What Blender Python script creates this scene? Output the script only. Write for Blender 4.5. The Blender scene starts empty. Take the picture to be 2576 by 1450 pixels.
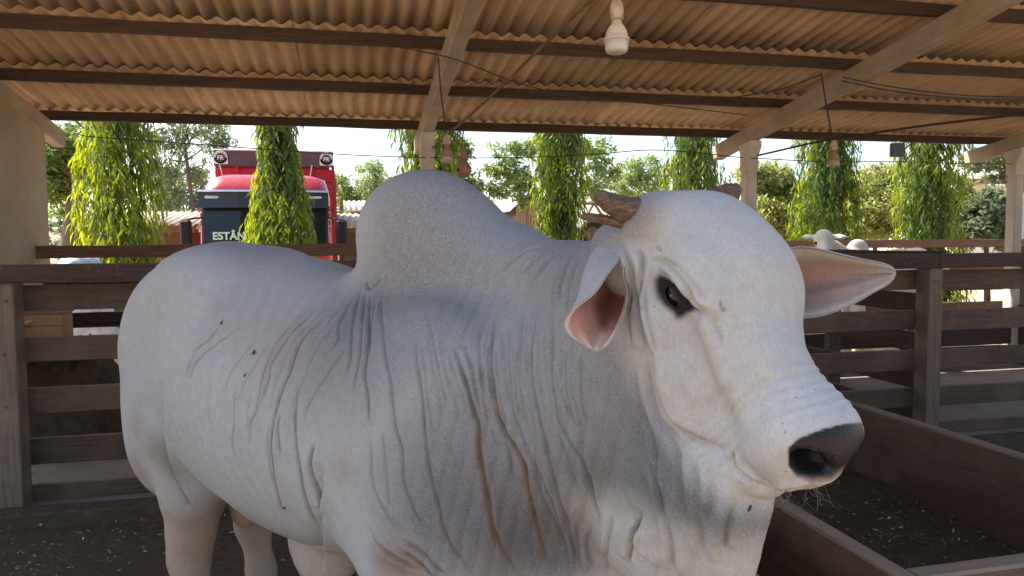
import bpy, bmesh, math, random, os
import numpy as np
from mathutils import Vector, Matrix, Quaternion
from mathutils.bvhtree import BVHTree
R = math.radians
scene = bpy.context.scene
COL = scene.collection

# ------------------------------------------------------------------ camera
CAM_H = 1.60
TH, PITCH, ROLL = R(12.6), R(-3.5), R(0.40)
FPX = 1874.0                       # focal length in pixels of a 2576 wide frame
_fh = Vector((math.sin(TH), math.cos(TH), 0)); _rh = Vector((math.cos(TH), -math.sin(TH), 0)); _uz = Vector((0, 0, 1))
CF = (_fh * math.cos(PITCH) + _uz * math.sin(PITCH)).normalized()
_u0 = _rh.cross(CF).normalized()
CU = _u0 * math.cos(ROLL) + _rh * math.sin(ROLL)
CR = CF.cross(CU).normalized()
CAMLOC = Vector((0, 0, CAM_H))
cam_d = bpy.data.cameras.new('camera'); cam = bpy.data.objects.new('camera', cam_d); COL.objects.link(cam)
cam_d.sensor_width = 36.0; cam_d.lens = 36.0 * FPX / 2576.0
cam_d.clip_start = 0.05; cam_d.clip_end = 2000
_m = Matrix((CR, CU, -CF)).transposed().to_4x4(); _m.translation = CAMLOC
cam.matrix_world = _m
scene.camera = cam

# ------------------------------------------------------------------ sky, sun, exposure
SUN_EL = R(50); SUN_TO = Vector((-0.88, 0.475, 0)).normalized()
SUN_TO = Vector((SUN_TO.x * math.cos(SUN_EL), SUN_TO.y * math.cos(SUN_EL), math.sin(SUN_EL)))
w = bpy.data.worlds.new('World'); scene.world = w; w.use_nodes = True
nt = w.node_tree; nt.nodes.clear()
sky = nt.nodes.new('ShaderNodeTexSky'); sky.sky_type = 'NISHITA'; sky.sun_disc = False
sky.sun_elevation = SUN_EL; sky.sun_rotation = math.atan2(SUN_TO.x, SUN_TO.y)
sky.dust_density = 2.8; sky.air_density = 1.0; sky.ozone_density = 0.6; sky.altitude = 300
bg = nt.nodes.new('ShaderNodeBackground'); bg.inputs['Strength'].default_value = 0.15
wo = nt.nodes.new('ShaderNodeOutputWorld')
nt.links.new(sky.outputs[0], bg.inputs[0]); nt.links.new(bg.outputs[0], wo.inputs[0])
sun_d = bpy.data.lights.new('sun', 'SUN'); sun_d.energy = 5.0; sun_d.angle = R(0.53); sun_d.color = (1.0, 0.93, 0.82)
sun = bpy.data.objects.new('sun', sun_d); COL.objects.link(sun)
sun.rotation_euler = SUN_TO.to_track_quat('Z', 'Y').to_euler(); sun.location = (-10, 10, 20)
scene.view_settings.view_transform = 'Standard'; scene.view_settings.look = 'None'
scene.view_settings.exposure = 1.35; scene.view_settings.gamma = 1.0
scene.cycles.max_bounces = 8; scene.cycles.diffuse_bounces = 5; scene.cycles.glossy_bounces = 3
scene.cycles.transmission_bounces = 4; scene.cycles.transparent_max_bounces = 8
scene.cycles.caustics_reflective = False; scene.cycles.caustics_refractive = False
scene.cycles.use_denoising = True

# ------------------------------------------------------------------ helpers
def at(px, py, d):
    """world point at depth d (metres along the view axis) for a point of a 2576x1450 frame"""
    return CAMLOC + d * (CF + CR * ((px - 1288) / FPX) - CU * ((py - 725) / FPX))
def atY(px, py, Y):
    """same, on the vertical plane y = Y"""
    v = CF + CR * ((px - 1288) / FPX) - CU * ((py - 725) / FPX)
    return CAMLOC + v * (Y / v.y)
def rf(r, f, z=0.0):
    return Vector((_rh * r + _fh * f).to_tuple()) + Vector((0, 0, z))

def tag(o, label=None, cat=None, group=None, kind=None):
    if label: o['label'] = label
    if cat: o['category'] = cat
    if group: o['group'] = group
    if kind: o['kind'] = kind
    return o
def empty(name, loc=(0, 0, 0), rz=0.0):
    o = bpy.data.objects.new(name, None); COL.objects.link(o)
    o.location = loc; o.rotation_euler = (0, 0, rz); o.empty_display_size = 0.1
    return o
def link_mesh(name, me, mat=None, parent=None):
    o = bpy.data.objects.new(name, me); COL.objects.link(o)
    if mat is not None and len(me.materials) == 0: me.materials.append(mat)
    if parent is not None: o.parent = parent
    return o

class MB:
    """collects faces, built as one mesh"""
    def __init__(s): s.v = []; s.f = []; s.mi = []; s.sm = []; s.cur = 0; s.smooth = False
    def add(s, vs, fs):
        b = len(s.v); s.v += [tuple(x) for x in vs]
        for f in fs: s.f.append([b + i for i in f]); s.mi.append(s.cur); s.sm.append(s.smooth)
        return s
    def box(s, c, d, rot=None, bev=0.0):
        c = Vector(c); hx, hy, hz = d[0] / 2, d[1] / 2, d[2] / 2
        if bev <= 0:
            P = [Vector((x, y, z)) for x in (-hx, hx) for y in (-hy, hy) for z in (-hz, hz)]
            F = [(0, 1, 3, 2), (4, 6, 7, 5), (0, 4, 5, 1), (2, 3, 7, 6), (0, 2, 6, 4), (1, 5, 7, 3)]
        else:
            b = min(bev, hx * .9, hy * .9, hz * .9); P = []; idx = {}
            for sx in (-1, 1):
                for sy in (-1, 1):
                    for sz in (-1, 1):
                        for ax in range(3):
                            q = [sx * (hx - b), sy * (hy - b), sz * (hz - b)]; q[ax] = (sx * hx, sy * hy, sz * hz)[ax]
                            idx[(sx, sy, sz, ax)] = len(P); P.append(Vector(q))
            F = []
            for ax in range(3):
                o1, o2 = (ax + 1) % 3, (ax + 2) % 3
                for sg in (-1, 1):
                    ring = []
                    for s1, s2 in ((-1, -1), (1, -1), (1, 1), (-1, 1)):
                        k = [0, 0, 0]; k[ax] = sg; k[o1] = s1; k[o2] = s2; ring.append(idx[(k[0], k[1], k[2], ax)])
                    F.append(ring if sg > 0 else ring[::-1])
            for ax in range(3):       # edge bevels: edge runs along ax
                o1, o2 = (ax + 1) % 3, (ax + 2) % 3
                for s1 in (-1, 1):
                    for s2 in (-1, 1):
                        def K(sa, axis):
                            k = [0, 0, 0]; k[ax] = sa; k[o1] = s1; k[o2] = s2; return idx[(k[0], k[1], k[2], axis)]
                        q = [K(-1, o1), K(1, o1), K(1, o2), K(-1, o2)]
                        F.append(q if s1 * s2 > 0 else q[::-1])
            for sx in (-1, 1):
                for sy in (-1, 1):
                    for sz in (-1, 1):
                        q = [idx[(sx, sy, sz, 0)], idx[(sx, sy, sz, 1)], idx[(sx, sy, sz, 2)]]
                        F.append(q if sx * sy * sz > 0 else q[::-1])
        if rot is not None: P = [rot @ p for p in P]
        return s.add([p + c for p in P], F)
    def beam(s, a, b, w, h, bev=0.0, up=Vector((0, 0, 1))):
        """box from a to b, width w sideways, height h"""
        a = Vector(a); b = Vector(b); d = b - a; x = d.normalized(); y = up.cross(x).normalized(); z = x.cross(y)
        return s.box((a + b) / 2, (d.length, w, h), Matrix((x, y, z)).transposed(), bev)
    def tube(s, pts, r, n=8, cap=True):
        pts = [Vector(p) for p in pts]; rr = r if isinstance(r, (list, tuple)) else [r] * len(pts)
        b = []; 
        for i, p in enumerate(pts):
            t = (pts[min(i + 1, len(pts) - 1)] - pts[max(i - 1, 0)]).normalized()
            u = t.cross(Vector((0.31, 0.12, 0.94)))
            if u.length < 1e-3: u = t.cross(Vector((1, 0, 0)))
            u.normalize(); v = t.cross(u)
            b += [p + (u * math.cos(2 * math.pi * k / n) + v * math.sin(2 * math.pi * k / n)) * rr[i] for k in range(n)]
        F = [(i * n + k, i * n + (k + 1) % n, (i + 1) * n + (k + 1) % n, (i + 1) * n + k) for i in range(len(pts) - 1) for k in range(n)]
        if cap: F += [tuple(range(n))[::-1], tuple(range((len(pts) - 1) * n, len(pts) * n))]
        return s.add(b, F)
    def lathe(s, c, prof, n=20, axis=Vector((0, 0, 1))):
        """prof: (radius, height) pairs"""
        c = Vector(c); q = Vector((0, 0, 1)).rotation_difference(axis)
        V = []
        for r, h in prof:
            V += [c + q @ Vector((r * math.cos(2 * math.pi * k / n), r * math.sin(2 * math.pi * k / n), h)) for k in range(n)]
        F = [(i * n + k, i * n + (k + 1) % n, (i + 1) * n + (k + 1) % n, (i + 1) * n + k) for i in range(len(prof) - 1) for k in range(n)]
        F += [tuple(range(n))[::-1], tuple(range((len(prof) - 1) * n, len(prof) * n))]
        return s.add(V, F)
    def mesh(s, name, mats):
        me = bpy.data.meshes.new(name); me.from_pydata(s.v, [], s.f)
        for m in (mats if isinstance(mats, (list, tuple)) else [mats]): me.materials.append(m)
        me.polygons.foreach_set('material_index', s.mi); me.polygons.foreach_set('use_smooth', s.sm); me.update()
        return me
    def build(s, name, mats, parent=None):
        return link_mesh(name, s.mesh(name, mats), None, parent)

def fast_mesh(name, V, F, mats, smooth=False, attrs=None):
    """V (n,3) and F (m,4) or (m,3) numpy arrays"""
    V = np.asarray(V, np.float32); F = np.asarray(F, np.int32); k = F.shape[1]
    me = bpy.data.meshes.new(name)
    me.vertices.add(len(V)); me.vertices.foreach_set('co', V.ravel())
    me.loops.add(F.size); me.loops.foreach_set('vertex_index', F.ravel())
    me.polygons.add(len(F)); me.polygons.foreach_set('loop_start', np.arange(0, F.size, k, dtype=np.int32))
    if smooth: me.polygons.foreach_set('use_smooth', np.ones(len(F), bool))
    me.update(calc_edges=True)
    for m in (mats if isinstance(mats, (list, tuple)) else [mats]): me.materials.append(m)
    for nm, (ty, dat) in (attrs or {}).items():
        a = me.attributes.new(nm, ty, 'POINT')
        a.data.foreach_set('color' if ty == 'FLOAT_COLOR' else ('vector' if ty == 'FLOAT_VECTOR' else 'value'), np.asarray(dat, np.float32).ravel())
    return me

# ------------------------------------------------------------------ materials
class N:
    """small node-graph writer"""
    def __init__(s, name):
        s.m = bpy.data.materials.new(name); s.m.use_nodes = True; s.t = s.m.node_tree; s.t.nodes.clear()
        s.out = s.t.nodes.new('ShaderNodeOutputMaterial')
    def n(s, ty, **kw):
        nd = s.t.nodes.new('ShaderNode' + ty)
        for k, v in kw.items():
            if k.startswith('i_'):
                key = k[2:]; key = int(key) if key.isdigit() else key.replace('_', ' ')
                s.put(nd.inputs[key], v)
            else: setattr(nd, k, v)
        return nd
    def put(s, sock, v):
        if isinstance(v, bpy.types.NodeSocket): s.t.links.new(v, sock)
        else: sock.default_value = v
    def math(s, op, a, b=0.0, c=0.0):
        nd = s.t.nodes.new('ShaderNodeMath'); nd.operation = op
        for i, v in enumerate((a, b, c)): s.put(nd.inputs[i], v)
        return nd.outputs[0]
    def mix(s, f, a, b, blend='MIX'):
        nd = s.t.nodes.new('ShaderNodeMix'); nd.data_type = 'RGBA'; nd.blend_type = blend
        s.put(nd.inputs[0], f); s.put(nd.inputs[6], a); s.put(nd.inputs[7], b)
        return nd.outputs[2]
    def ramp(s, f, stops, interp='LINEAR'):
        nd = s.t.nodes.new('ShaderNodeValToRGB'); nd.color_ramp.interpolation = interp
        e = nd.color_ramp.elements
        while len(e) < len(stops): e.new(0.5)
        for el, (p, c) in zip(e, stops): el.position = p; el.color = (c, c, c, 1) if isinstance(c, (int, float)) else (*c, 1)
        s.put(nd.inputs[0], f); return nd.outputs[0]
    def coord(s, kind='Object', scale=(1, 1, 1), rnd=0.0):
        tc = s.n('TexCoord'); o = tc.outputs[kind]
        if rnd:
            oi = s.n('ObjectInfo'); mul = s.n('VectorMath', operation='SCALE'); 
            cb = s.n('CombineXYZ'); s.put(cb.inputs[0], oi.outputs['Random']); s.put(cb.inputs[1], s.math('MULTIPLY', oi.outputs['Random'], 3.7)); s.put(cb.inputs[2], s.math('MULTIPLY', oi.outputs['Random'], 7.1))
            s.put(mul.inputs[0], cb.outputs[0]); mul.inputs['Scale'].default_value = rnd
            ad = s.n('VectorMath', operation='ADD'); s.put(ad.inputs[0], o); s.put(ad.inputs[1], mul.outputs[0]); o = ad.outputs[0]
        mp = s.n('Mapping'); mp.inputs['Scale'].default_value = scale; s.put(mp.inputs['Vector'], o)
        return mp.outputs[0]
    def noise(s, vec, scale=5, detail=4, rough=0.55, dist=0.0):
        nd = s.n('TexNoise'); s.put(nd.inputs['Vector'], vec)
        nd.inputs['Scale'].default_value = scale; nd.inputs['Detail'].default_value = detail
        nd.inputs['Roughness'].default_value = rough; nd.inputs['Distortion'].default_value = dist
        return nd.outputs[0]
    def bump(s, h, strength=0.3, dist=0.01, normal=None):
        nd = s.n('Bump'); s.put(nd.inputs['Height'], h); nd.inputs['Strength'].default_value = strength; nd.inputs['Distance'].default_value = dist
        if normal is not None: s.put(nd.inputs['Normal'], normal)
        return nd.outputs[0]
    def bsdf(s, col, rough=0.6, normal=None, spec=0.5, metal=0.0, **kw):
        nd = s.n('BsdfPrincipled'); s.put(nd.inputs['Base Color'], (*col, 1) if isinstance(col, tuple) and len(col) == 3 else col)
        s.put(nd.inputs['Roughness'], rough); nd.inputs['Specular IOR Level'].default_value = spec; nd.inputs['Metallic'].default_value = metal
        if normal is not None: s.put(nd.inputs['Normal'], normal)
        for k, v in kw.items(): s.put(nd.inputs[k.replace('_', ' ')], v)
        s.t.links.new(nd.outputs[0], s.out.inputs[0]); return nd
    def done(s): return s.m

def mat_plain(name, col, rough=0.6, spec=0.4, metal=0.0, var=0.15, scale=8.0, bump=0.15):
    g = N(name); c = g.coord('Object', rnd=3.0); nz = g.noise(c, scale, 5)
    a = tuple(x * (1 - var) for x in col); b = tuple(min(1, x * (1 + var)) for x in col)
    g.bsdf(g.ramp(nz, [(0.3, a), (0.7, b)]), rough, g.bump(nz, bump, 0.004) if bump else None, spec, metal)
    return g.done()

def mat_wood(name, dark, light, rough=0.75, grain=(1.2, 22, 22), stain=None):
    """long grain along local x"""
    g = N(name); c = g.coord('Object', grain, rnd=9.0); c2 = g.coord('Object', (1, 1, 1), rnd=9.0)
    n1 = g.noise(c, 3.0, 6, 0.62, 0.4); n2 = g.noise(c2, 2.2, 4, 0.6); n3 = g.noise(c2, 60, 3, 0.6)
    col = g.ramp(n1, [(0.28, dark), (0.72, light)])
    if stain: col = g.mix(g.ramp(n2, [(0.45, 0.0), (0.72, 0.75)]), col, (*stain, 1))
    oi = g.n('ObjectInfo'); v = g.math('ADD', g.math('MULTIPLY', oi.outputs['Random'], 0.5), 0.75)
    hs = g.n('HueSaturation'); g.put(hs.inputs['Color'], col); g.put(hs.inputs['Value'], v)
    col = g.mix(g.ramp(n3, [(0.62, 0.0), (0.75, 0.35)]), hs.outputs[0], (0.30, 0.24, 0.18, 1))
    # faces that look up are paler, their lit top edges painted in, scuffs across the grain
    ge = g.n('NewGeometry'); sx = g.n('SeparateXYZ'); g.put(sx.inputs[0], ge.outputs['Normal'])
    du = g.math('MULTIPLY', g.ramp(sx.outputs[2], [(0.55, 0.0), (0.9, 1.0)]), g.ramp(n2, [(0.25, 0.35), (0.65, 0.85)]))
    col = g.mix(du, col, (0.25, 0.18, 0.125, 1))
    sc = g.noise(g.coord('Object', (30, 5, 2.2), rnd=5.0), 2.0, 4, 0.7)
    col = g.mix(g.ramp(sc, [(0.66, 0.0), (0.80, 0.22)]), col, (0.24, 0.18, 0.13, 1))
    g.bsdf(col, rough, g.bump(g.math('ADD', n1, g.math('MULTIPLY', n3, 0.3)), 0.45, 0.006), 0.35)
    return g.done()
# ------------------------------------------------------------------ setting: ground sheets
def mat_ground():
    g = N('earth'); c = g.coord('Object')
    n1 = g.noise(c, 0.35, 6, 0.6); n2 = g.noise(c, 6, 6, 0.65); n3 = g.noise(c, 60, 4, 0.6)
    col = g.ramp(n1, [(0.3, (0.42, 0.29, 0.18)), (0.55, (0.56, 0.41, 0.27)), (0.75, (0.40, 0.33, 0.19))])
    col = g.mix(g.ramp(n2, [(0.42, 0.0), (0.7, 0.6)]), col, (0.24, 0.16, 0.09, 1))
    g.bsdf(col, 0.95, g.bump(g.math('ADD', n2, n3), 0.5, 0.03), 0.2); return g.done()
def mat_manure():
    g = N('trampled_dirt'); c = g.coord('Object')
    n1 = g.noise(c, 1.6, 5, 0.6); n2 = g.noise(c, 16, 6, 0.7); n3 = g.noise(c, 75, 4, 0.65)
    col = g.ramp(n2, [(0.25, (0.045, 0.031, 0.019)), (0.55, (0.10, 0.072, 0.045)), (0.8, (0.19, 0.14, 0.09))])
    col = g.mix(g.ramp(n1, [(0.4, 0.0), (0.7, 0.55)]), col, (0.085, 0.072, 0.04, 1))
    col = g.mix(g.ramp(n3, [(0.66, 0.0), (0.74, 0.7)]), col, (0.32, 0.24, 0.15, 1))
    g.bsdf(col, 0.92, g.bump(g.math('ADD', n2, g.math('MULTIPLY', n3, 0.6)), 0.9, 0.03), 0.25); return g.done()
def mat_concrete(name, a, b, stain):
    g = N(name); c = g.coord('Object', rnd=4.0)
    n1 = g.noise(c, 3.0, 6, 0.6); n2 = g.noise(c, 28, 5, 0.65); n3 = g.noise(c, 1.1, 4, 0.6)
    col = g.ramp(n1, [(0.3, a), (0.7, b)])
    col = g.mix(g.ramp(n3, [(0.5, 0.0), (0.75, 0.7)]), col, (*stain, 1))
    col = g.mix(g.ramp(n2, [(0.62, 0.0), (0.72, 0.5)]), col, tuple(x * 0.45 for x in stain) + (1,))
    g.bsdf(col, 0.85, g.bump(n2, 0.35, 0.006), 0.3); return g.done()
M_EARTH = mat_ground(); M_DIRT = mat_manure()
M_FLOOR = mat_concrete('alley_concrete', (0.22, 0.195, 0.165), (0.32, 0.285, 0.245), (0.14, 0.11, 0.08))
M_LIME = mat_concrete('limewash', (0.44, 0.37, 0.30), (0.62, 0.55, 0.47), (0.30, 0.19, 0.115))
M_PLASTER = mat_concrete('aged_plaster', (0.37, 0.295, 0.215), (0.44, 0.365, 0.275), (0.30, 0.21, 0.135))

def sheet(name, x0, x1, y0, y1, z, mat, nx=1, ny=1, amp=0.0, seed=0):
    rng = np.random.default_rng(seed)
    xs = np.linspace(x0, x1, nx + 1); ys = np.linspace(y0, y1, ny + 1)
    X, Y = np.meshgrid(xs, ys, indexing='ij'); Z = np.full_like(X, z)
    if amp:
        for k in range(26):
            fx, fy = rng.normal(0, 5, 2); ph = rng.random() * 6.28
            Z += amp / 5 * np.sin(fx * X + fy * Y + ph)
    V = np.stack([X, Y, Z], -1).reshape(-1, 3); i, j = np.meshgrid(np.arange(nx), np.arange(ny), indexing='ij')
    a = (i * (ny + 1) + j).ravel(); F = np.stack([a, a + ny + 1, a + ny + 2, a + 1], -1)
    return tag(link_mesh(name, fast_mesh(name, V, F, mat, smooth=amp > 0)), kind='structure')
sheet('ground', -600, 600, -300, 900, -0.06, M_EARTH)
sheet('pen_floor', -9, 9, 0.6, 4.80, 0.0, M_DIRT, 150, 60, 0.016, 3)
sheet('alley_floor', -12, 16, 4.80, 8.3, 0.06, M_FLOOR)
kb = MB().box((1.0, 4.72, 0.02), (22, 0.16, 0.12), None, 0.012)
tag(kb.build('kerb', M_DIRT), kind='structure')

# ------------------------------------------------------------------ shed: roof on posts
ROOF_S = 0.150                       # slope, falling away from the camera
def roof_z(Y): return 2.80 + ROOF_S * (8.0 - Y)      # underside of the purlins
PUR_Y = [8.0, 6.95, 5.91, 4.87, 3.82, 2.78, 1.74]
RAFT_X = [-5.30, -2.77, 0.83, 4.43, 8.03, 11.63]
M_RAFT = mat_concrete('rafter_concrete', (0.33, 0.26, 0.20), (0.47, 0.38, 0.30), (0.27, 0.16, 0.095))
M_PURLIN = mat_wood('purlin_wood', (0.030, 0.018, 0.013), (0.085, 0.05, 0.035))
def mat_cement():
    g = N('fibre_cement'); c = g.coord('Object', (1, 1, 1), rnd=7.0)
    n1 = g.noise(c, 2.0, 5, 0.6); n2 = g.noise(g.coord('Object', (14, 1.2, 14), rnd=7.0), 1.6, 5, 0.6); n3 = g.noise(c, 45, 4, 0.6)
    col = g.ramp(n1, [(0.3, (0.47, 0.325, 0.20)), (0.7, (0.63, 0.46, 0.315))])
    col = g.mix(g.ramp(n2, [(0.48, 0.0), (0.78, 0.65)]), col, (0.36, 0.205, 0.11, 1))
    col = g.mix(g.ramp(n3, [(0.6, 0.0), (0.8, 0.35)]), col, (0.28, 0.18, 0.11, 1))
    oi = g.n('ObjectInfo'); hs = g.n('HueSaturation'); g.put(hs.inputs['Color'], col)
    g.put(hs.inputs['Value'], g.math('ADD', g.math('MULTIPLY', oi.outputs['Random'], 0.34), 0.80))
    g.bsdf(hs.outputs[0], 0.9, g.bump(n3, 0.2, 0.004), 0.2); return g.done()
M_SHEET = mat_cement()

shed = tag(empty('cattle_shed', (0.83, 7.62, 0)), 'open cattle shed with corrugated fibre cement roof on limewashed concrete posts', 'shed')
def kid(o, parent):
    o.parent = parent; o.matrix_parent_inverse = Matrix.Translation(-Vector(parent.location))
    return o
def _unused(): pass
def boxobj(name, a, b, wd, ht, mat, parent, bev=0.006, up=Vector((0, 0, 1)), wob=0.0, seed=0):
    """beam as an own object whose local x is its length"""
    a = Vector(a); b = Vector(b); d = b - a; x = d.normalized(); y = up.cross(x).normalized(); z = x.cross(y)
    n = max(1, int(d.length / 0.45)) if wob else 1
    m = MB()
    if n == 1: m.box((0, 0, 0), (d.length, wd, ht), None, bev)
    else:
        rng = random.Random(seed); rings = []
        for i in range(n + 1):
            xx = -d.length / 2 + d.length * i / n; o1 = rng.uniform(-wob, wob); o2 = rng.uniform(-wob, wob); o3 = rng.uniform(-wob, wob) * .5
            hy, hz, bb = wd / 2, ht / 2, bev
            rings.append([(xx, sy, sz) for sy, sz in ((-hy + o3, -hz + bb + o2), (-hy + bb + o3, -hz + o2), (hy - bb + o3, -hz + o2), (hy + o3, -hz + bb + o2),
                          (hy + o3, hz - bb + o1), (hy - bb + o3, hz + o1), (-hy + bb + o3, hz + o1), (-hy + o3, hz - bb + o1))])
        V = [p for r in rings for p in r]
        F = [(i * 8 + k, (i + 1) * 8 + k, (i + 1) * 8 + (k + 1) % 8, i * 8 + (k + 1) % 8) for i in range(n) for k in range(8)]
        F += [tuple(range(8)), tuple(range(n * 8, n * 8 + 8))[::-1]]
        m.add(V, [f[::-1] for f in F])
    o = link_mesh(name, m.mesh(name, mat))
    o.matrix_world = Matrix.Translation((a + b) / 2) @ Matrix((x, y, z)).transposed().to_4x4()
    if parent is not None:
        o.parent = parent; o.matrix_parent_inverse = Matrix.Translation(-Vector(parent.location))
    return o
for i, x in enumerate(RAFT_X):
    # rafter: from its outer end beyond the post up to the high side
    y0, y1 = 8.34, 1.55; h = 0.17
    boxobj('rafter', (x, y0, roof_z(y0) - h / 2 - 0.002), (x, y1, roof_z(y1) - h / 2 - 0.002), 0.12, h, M_RAFT, shed, 0.012, wob=0.003, seed=i)
    if i != 1:
        zt = roof_z(7.62) - h - 0.004
        p = boxobj('post', (x, 7.62, -0.1), (x, 7.62, zt - 0.28), 0.13, 0.14, M_LIME, shed, 0.014, up=Vector((0, 1, 0)), wob=0.002, seed=20 + i)
        # widened head that carries the rafter
        m = MB(); z0 = zt - 0.30
        pr = [(-0.073, z0), (0.073, z0), (0.073, z0 + 0.16), (0.105, zt - 0.017), (-0.14, zt + 0.019), (-0.14, zt - 0.05), (-0.073, zt - 0.16)]
        V = [(sx * 0.069, yy, zz) for sx in (-1, 1) for yy, zz in [(b_, c_) for b_, c_ in pr]]
        n = len(pr); F = [tuple(range(n)), tuple(range(n, 2 * n))[::-1]] + [(k, k + n, (k + 1) % n + n, (k + 1) % n) for k in range(n)]
        m.add(V, F); o = m.build('post_head', M_LIME, shed); o.location = (x - 0.83, 0, 0)
        if x < 8: boxobj('post', (x, 1.70, -0.1), (x, 1.70, roof_z(1.70) - h), 0.15, 0.16, M_LIME, shed, 0.014, up=Vector((0, 1, 0))) if i in (0, 4) else None
# side wall under the second rafter
wy0, wy1 = 6.0, 7.74
V = [(sx, y, z) for sx in (-2.86, -2.69) for y, z in ((wy0, -0.05), (wy1, -0.05), (wy1, roof_z(wy1) - 0.175), (wy0, roof_z(wy0) - 0.175))]
m = MB().add(V, [(3, 2, 1, 0), (4, 5, 6, 7), (0, 1, 5, 4), (1, 2, 6, 5), (2, 3, 7, 6), (3, 0, 4, 7)])
kid(m.build('wall', M_PLASTER), shed)
for i, y in enumerate(PUR_Y):
    boxobj('purlin', (-5.5, y, roof_z(y) + 0.045), (13.0, y, roof_z(y) + 0.045), 0.06, 0.088, M_PURLIN, shed, 0.004, wob=0.004, seed=40 + i)
# corrugated sheets, one object each
PIT, AMP = 0.128, 0.0185
def sheet_mesh(length):
    nw = 8.25; nx = int(nw * 8); xs = np.linspace(-nw * PIT / 2, nw * PIT / 2, nx + 1)
    z = AMP * np.cos(2 * np.pi * xs / PIT); ny = 2; ys = np.linspace(-length / 2, length / 2, ny + 1)
    V = []; 
    for off in (0.0, 0.007):
        for y in ys: V += [(x, y, zz + off) for x, zz in zip(xs, z)]
    n = nx + 1; F = []
    for j in range(ny):
        for i in range(nx):
            a = j * n + i; F.append((a, a + n, a + n + 1, a + 1)); b = a + (ny + 1) * n; F.append((b, b + 1, b + n + 1, b + n))
    t = (ny + 1) * n
    for i in range(nx):
        F.append((i, i + 1, i + 1 + t, i + t)); a = ny * n + i; F.append((a, a + t, a + 1 + t, a + 1))
    for j in range(ny):
        for e in (0, nx):
            a = j * n + e; F.append((a, a + t, a + n + t, a + n) if e == 0 else (a, a + n, a + n + t, a + t))
    return fast_mesh('roof_sheet', V, F, M_SHEET, smooth=True)
_srng = random.Random(5)
me_s = sheet_mesh(1.045 * math.sqrt(1 + ROOF_S ** 2) + 0.15); me_e = sheet_mesh(1.045 * math.sqrt(1 + ROOF_S ** 2) + 0.42)
SL = math.atan(-ROOF_S)
for j in range(len(PUR_Y) - 1):
    for i in range(18):
        me = me_e if j == 0 else me_s
        o = bpy.data.objects.new('roof_sheet', me); COL.objects.link(o)
        y_lo = PUR_Y[j] + (0.34 if j == 0 else 0.09); y_hi = PUR_Y[j + 1] - 0.05; yc = (y_lo + y_hi) / 2
        o.location = (-5.5 + 0.53 + i * 8 * PIT - 0.83, yc - 7.62, roof_z(yc) + 0.09 + AMP + 0.006 + 0.006 * (i % 2))
        o.rotation_euler = (SL + 0.010 + _srng.uniform(-.002, .002), 0, _srng.uniform(-.003, .003)); o.parent = shed
# ------------------------------------------------------------------ corral fences and mangers
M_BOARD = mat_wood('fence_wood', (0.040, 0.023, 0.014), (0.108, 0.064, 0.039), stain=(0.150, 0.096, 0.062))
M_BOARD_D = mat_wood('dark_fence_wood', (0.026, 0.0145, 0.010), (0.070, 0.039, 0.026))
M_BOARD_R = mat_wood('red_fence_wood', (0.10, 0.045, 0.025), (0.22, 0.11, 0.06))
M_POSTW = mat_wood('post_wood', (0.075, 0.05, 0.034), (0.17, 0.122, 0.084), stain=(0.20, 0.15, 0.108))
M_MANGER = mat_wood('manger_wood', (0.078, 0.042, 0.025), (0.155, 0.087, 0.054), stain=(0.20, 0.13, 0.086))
M_EDGE = mat_wood('lit_edge', (0.20, 0.14, 0.10), (0.34, 0.26, 0.20))  # pale wood that paints the lit top edges of the low walls
M_BOLT = mat_plain('bolt_steel', (0.10, 0.08, 0.07), 0.55, 0.5, 0.6)
def fence(root, p0, p1, zs, bh, thick, mat, posts, post_w, post_top, post_mat, off, bolt=False, cap=None, seed=0, splits=None):
    """boards run p0-p1 at the top heights zs; posts at fractions of the run; off: side of the posts the boards are nailed to"""
    p0 = Vector(p0); p1 = Vector(p1); d = (p1 - p0); u = d.normalized(); nrm = Vector((-u.y, u.x, 0)); rng = random.Random(seed)
    cuts = splits or [0.0] + [p for p in posts if 0.02 < p < 0.98] + [1.0]
    for k, zt in enumerate(zs):
        for a, b in zip(cuts[:-1], cuts[1:]):
            dz0, dz1 = rng.uniform(-.008, .008), rng.uniform(-.008, .008); hh = bh * rng.uniform(.93, 1.06)
            A = p0 + d * a + u * 0.004; B = p0 + d * b - u * 0.004; side = nrm * (off + rng.uniform(-.004, .004))
            boxobj('board', A + side + Vector((0, 0, zt - hh / 2 + dz0)), B + side + Vector((0, 0, zt - hh / 2 + dz1)), thick, hh, mat, root, 0.004, wob=0.003, seed=rng.randint(0, 9999))
    if cap is not None:
        zt, hh, tk, cm = cap
        for a, b in zip(cuts[:-1], cuts[1:]):
            A = p0 + d * a + u * 0.003; B = p0 + d * b - u * 0.003
            boxobj('top_rail', A + Vector((0, 0, zt - hh / 2)) + nrm * off * -0.9, B + Vector((0, 0, zt - hh / 2)) + nrm * off * -0.9, tk, hh, cm, root, 0.005, wob=0.003, seed=rng.randint(0, 9999))
    for q in posts:
        P = p0 + d * q
        po = boxobj('post', P + Vector((0, 0, -0.1)), P + Vector((0, 0, post_top)), post_w, post_w * 1.15, post_mat, root, 0.006, up=nrm, wob=0.003, seed=rng.randint(0, 9999))
        if bolt:
            for zt in zs:
                for e in (-0.022, 0.022) if zt > 1.2 else (0.0,):
                    bm_ = MB(); bm_.lathe((0, 0, 0), [(0.013, 0), (0.013, 0.006), (0.008, 0.010)], 8, axis=-nrm)
                    o = bm_.build('bolt', M_BOLT); o.location = P - nrm * (post_w * 0.5 if True else 0) + u * e + Vector((0, 0, zt - bh * .5)); kid(o, po.parent)
    return root
FY = 4.87
f1 = tag(empty('corral_fence', (-6.2, FY, 0)), 'dark plank corral fence with squared posts directly behind the white bull', 'fence')
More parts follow.
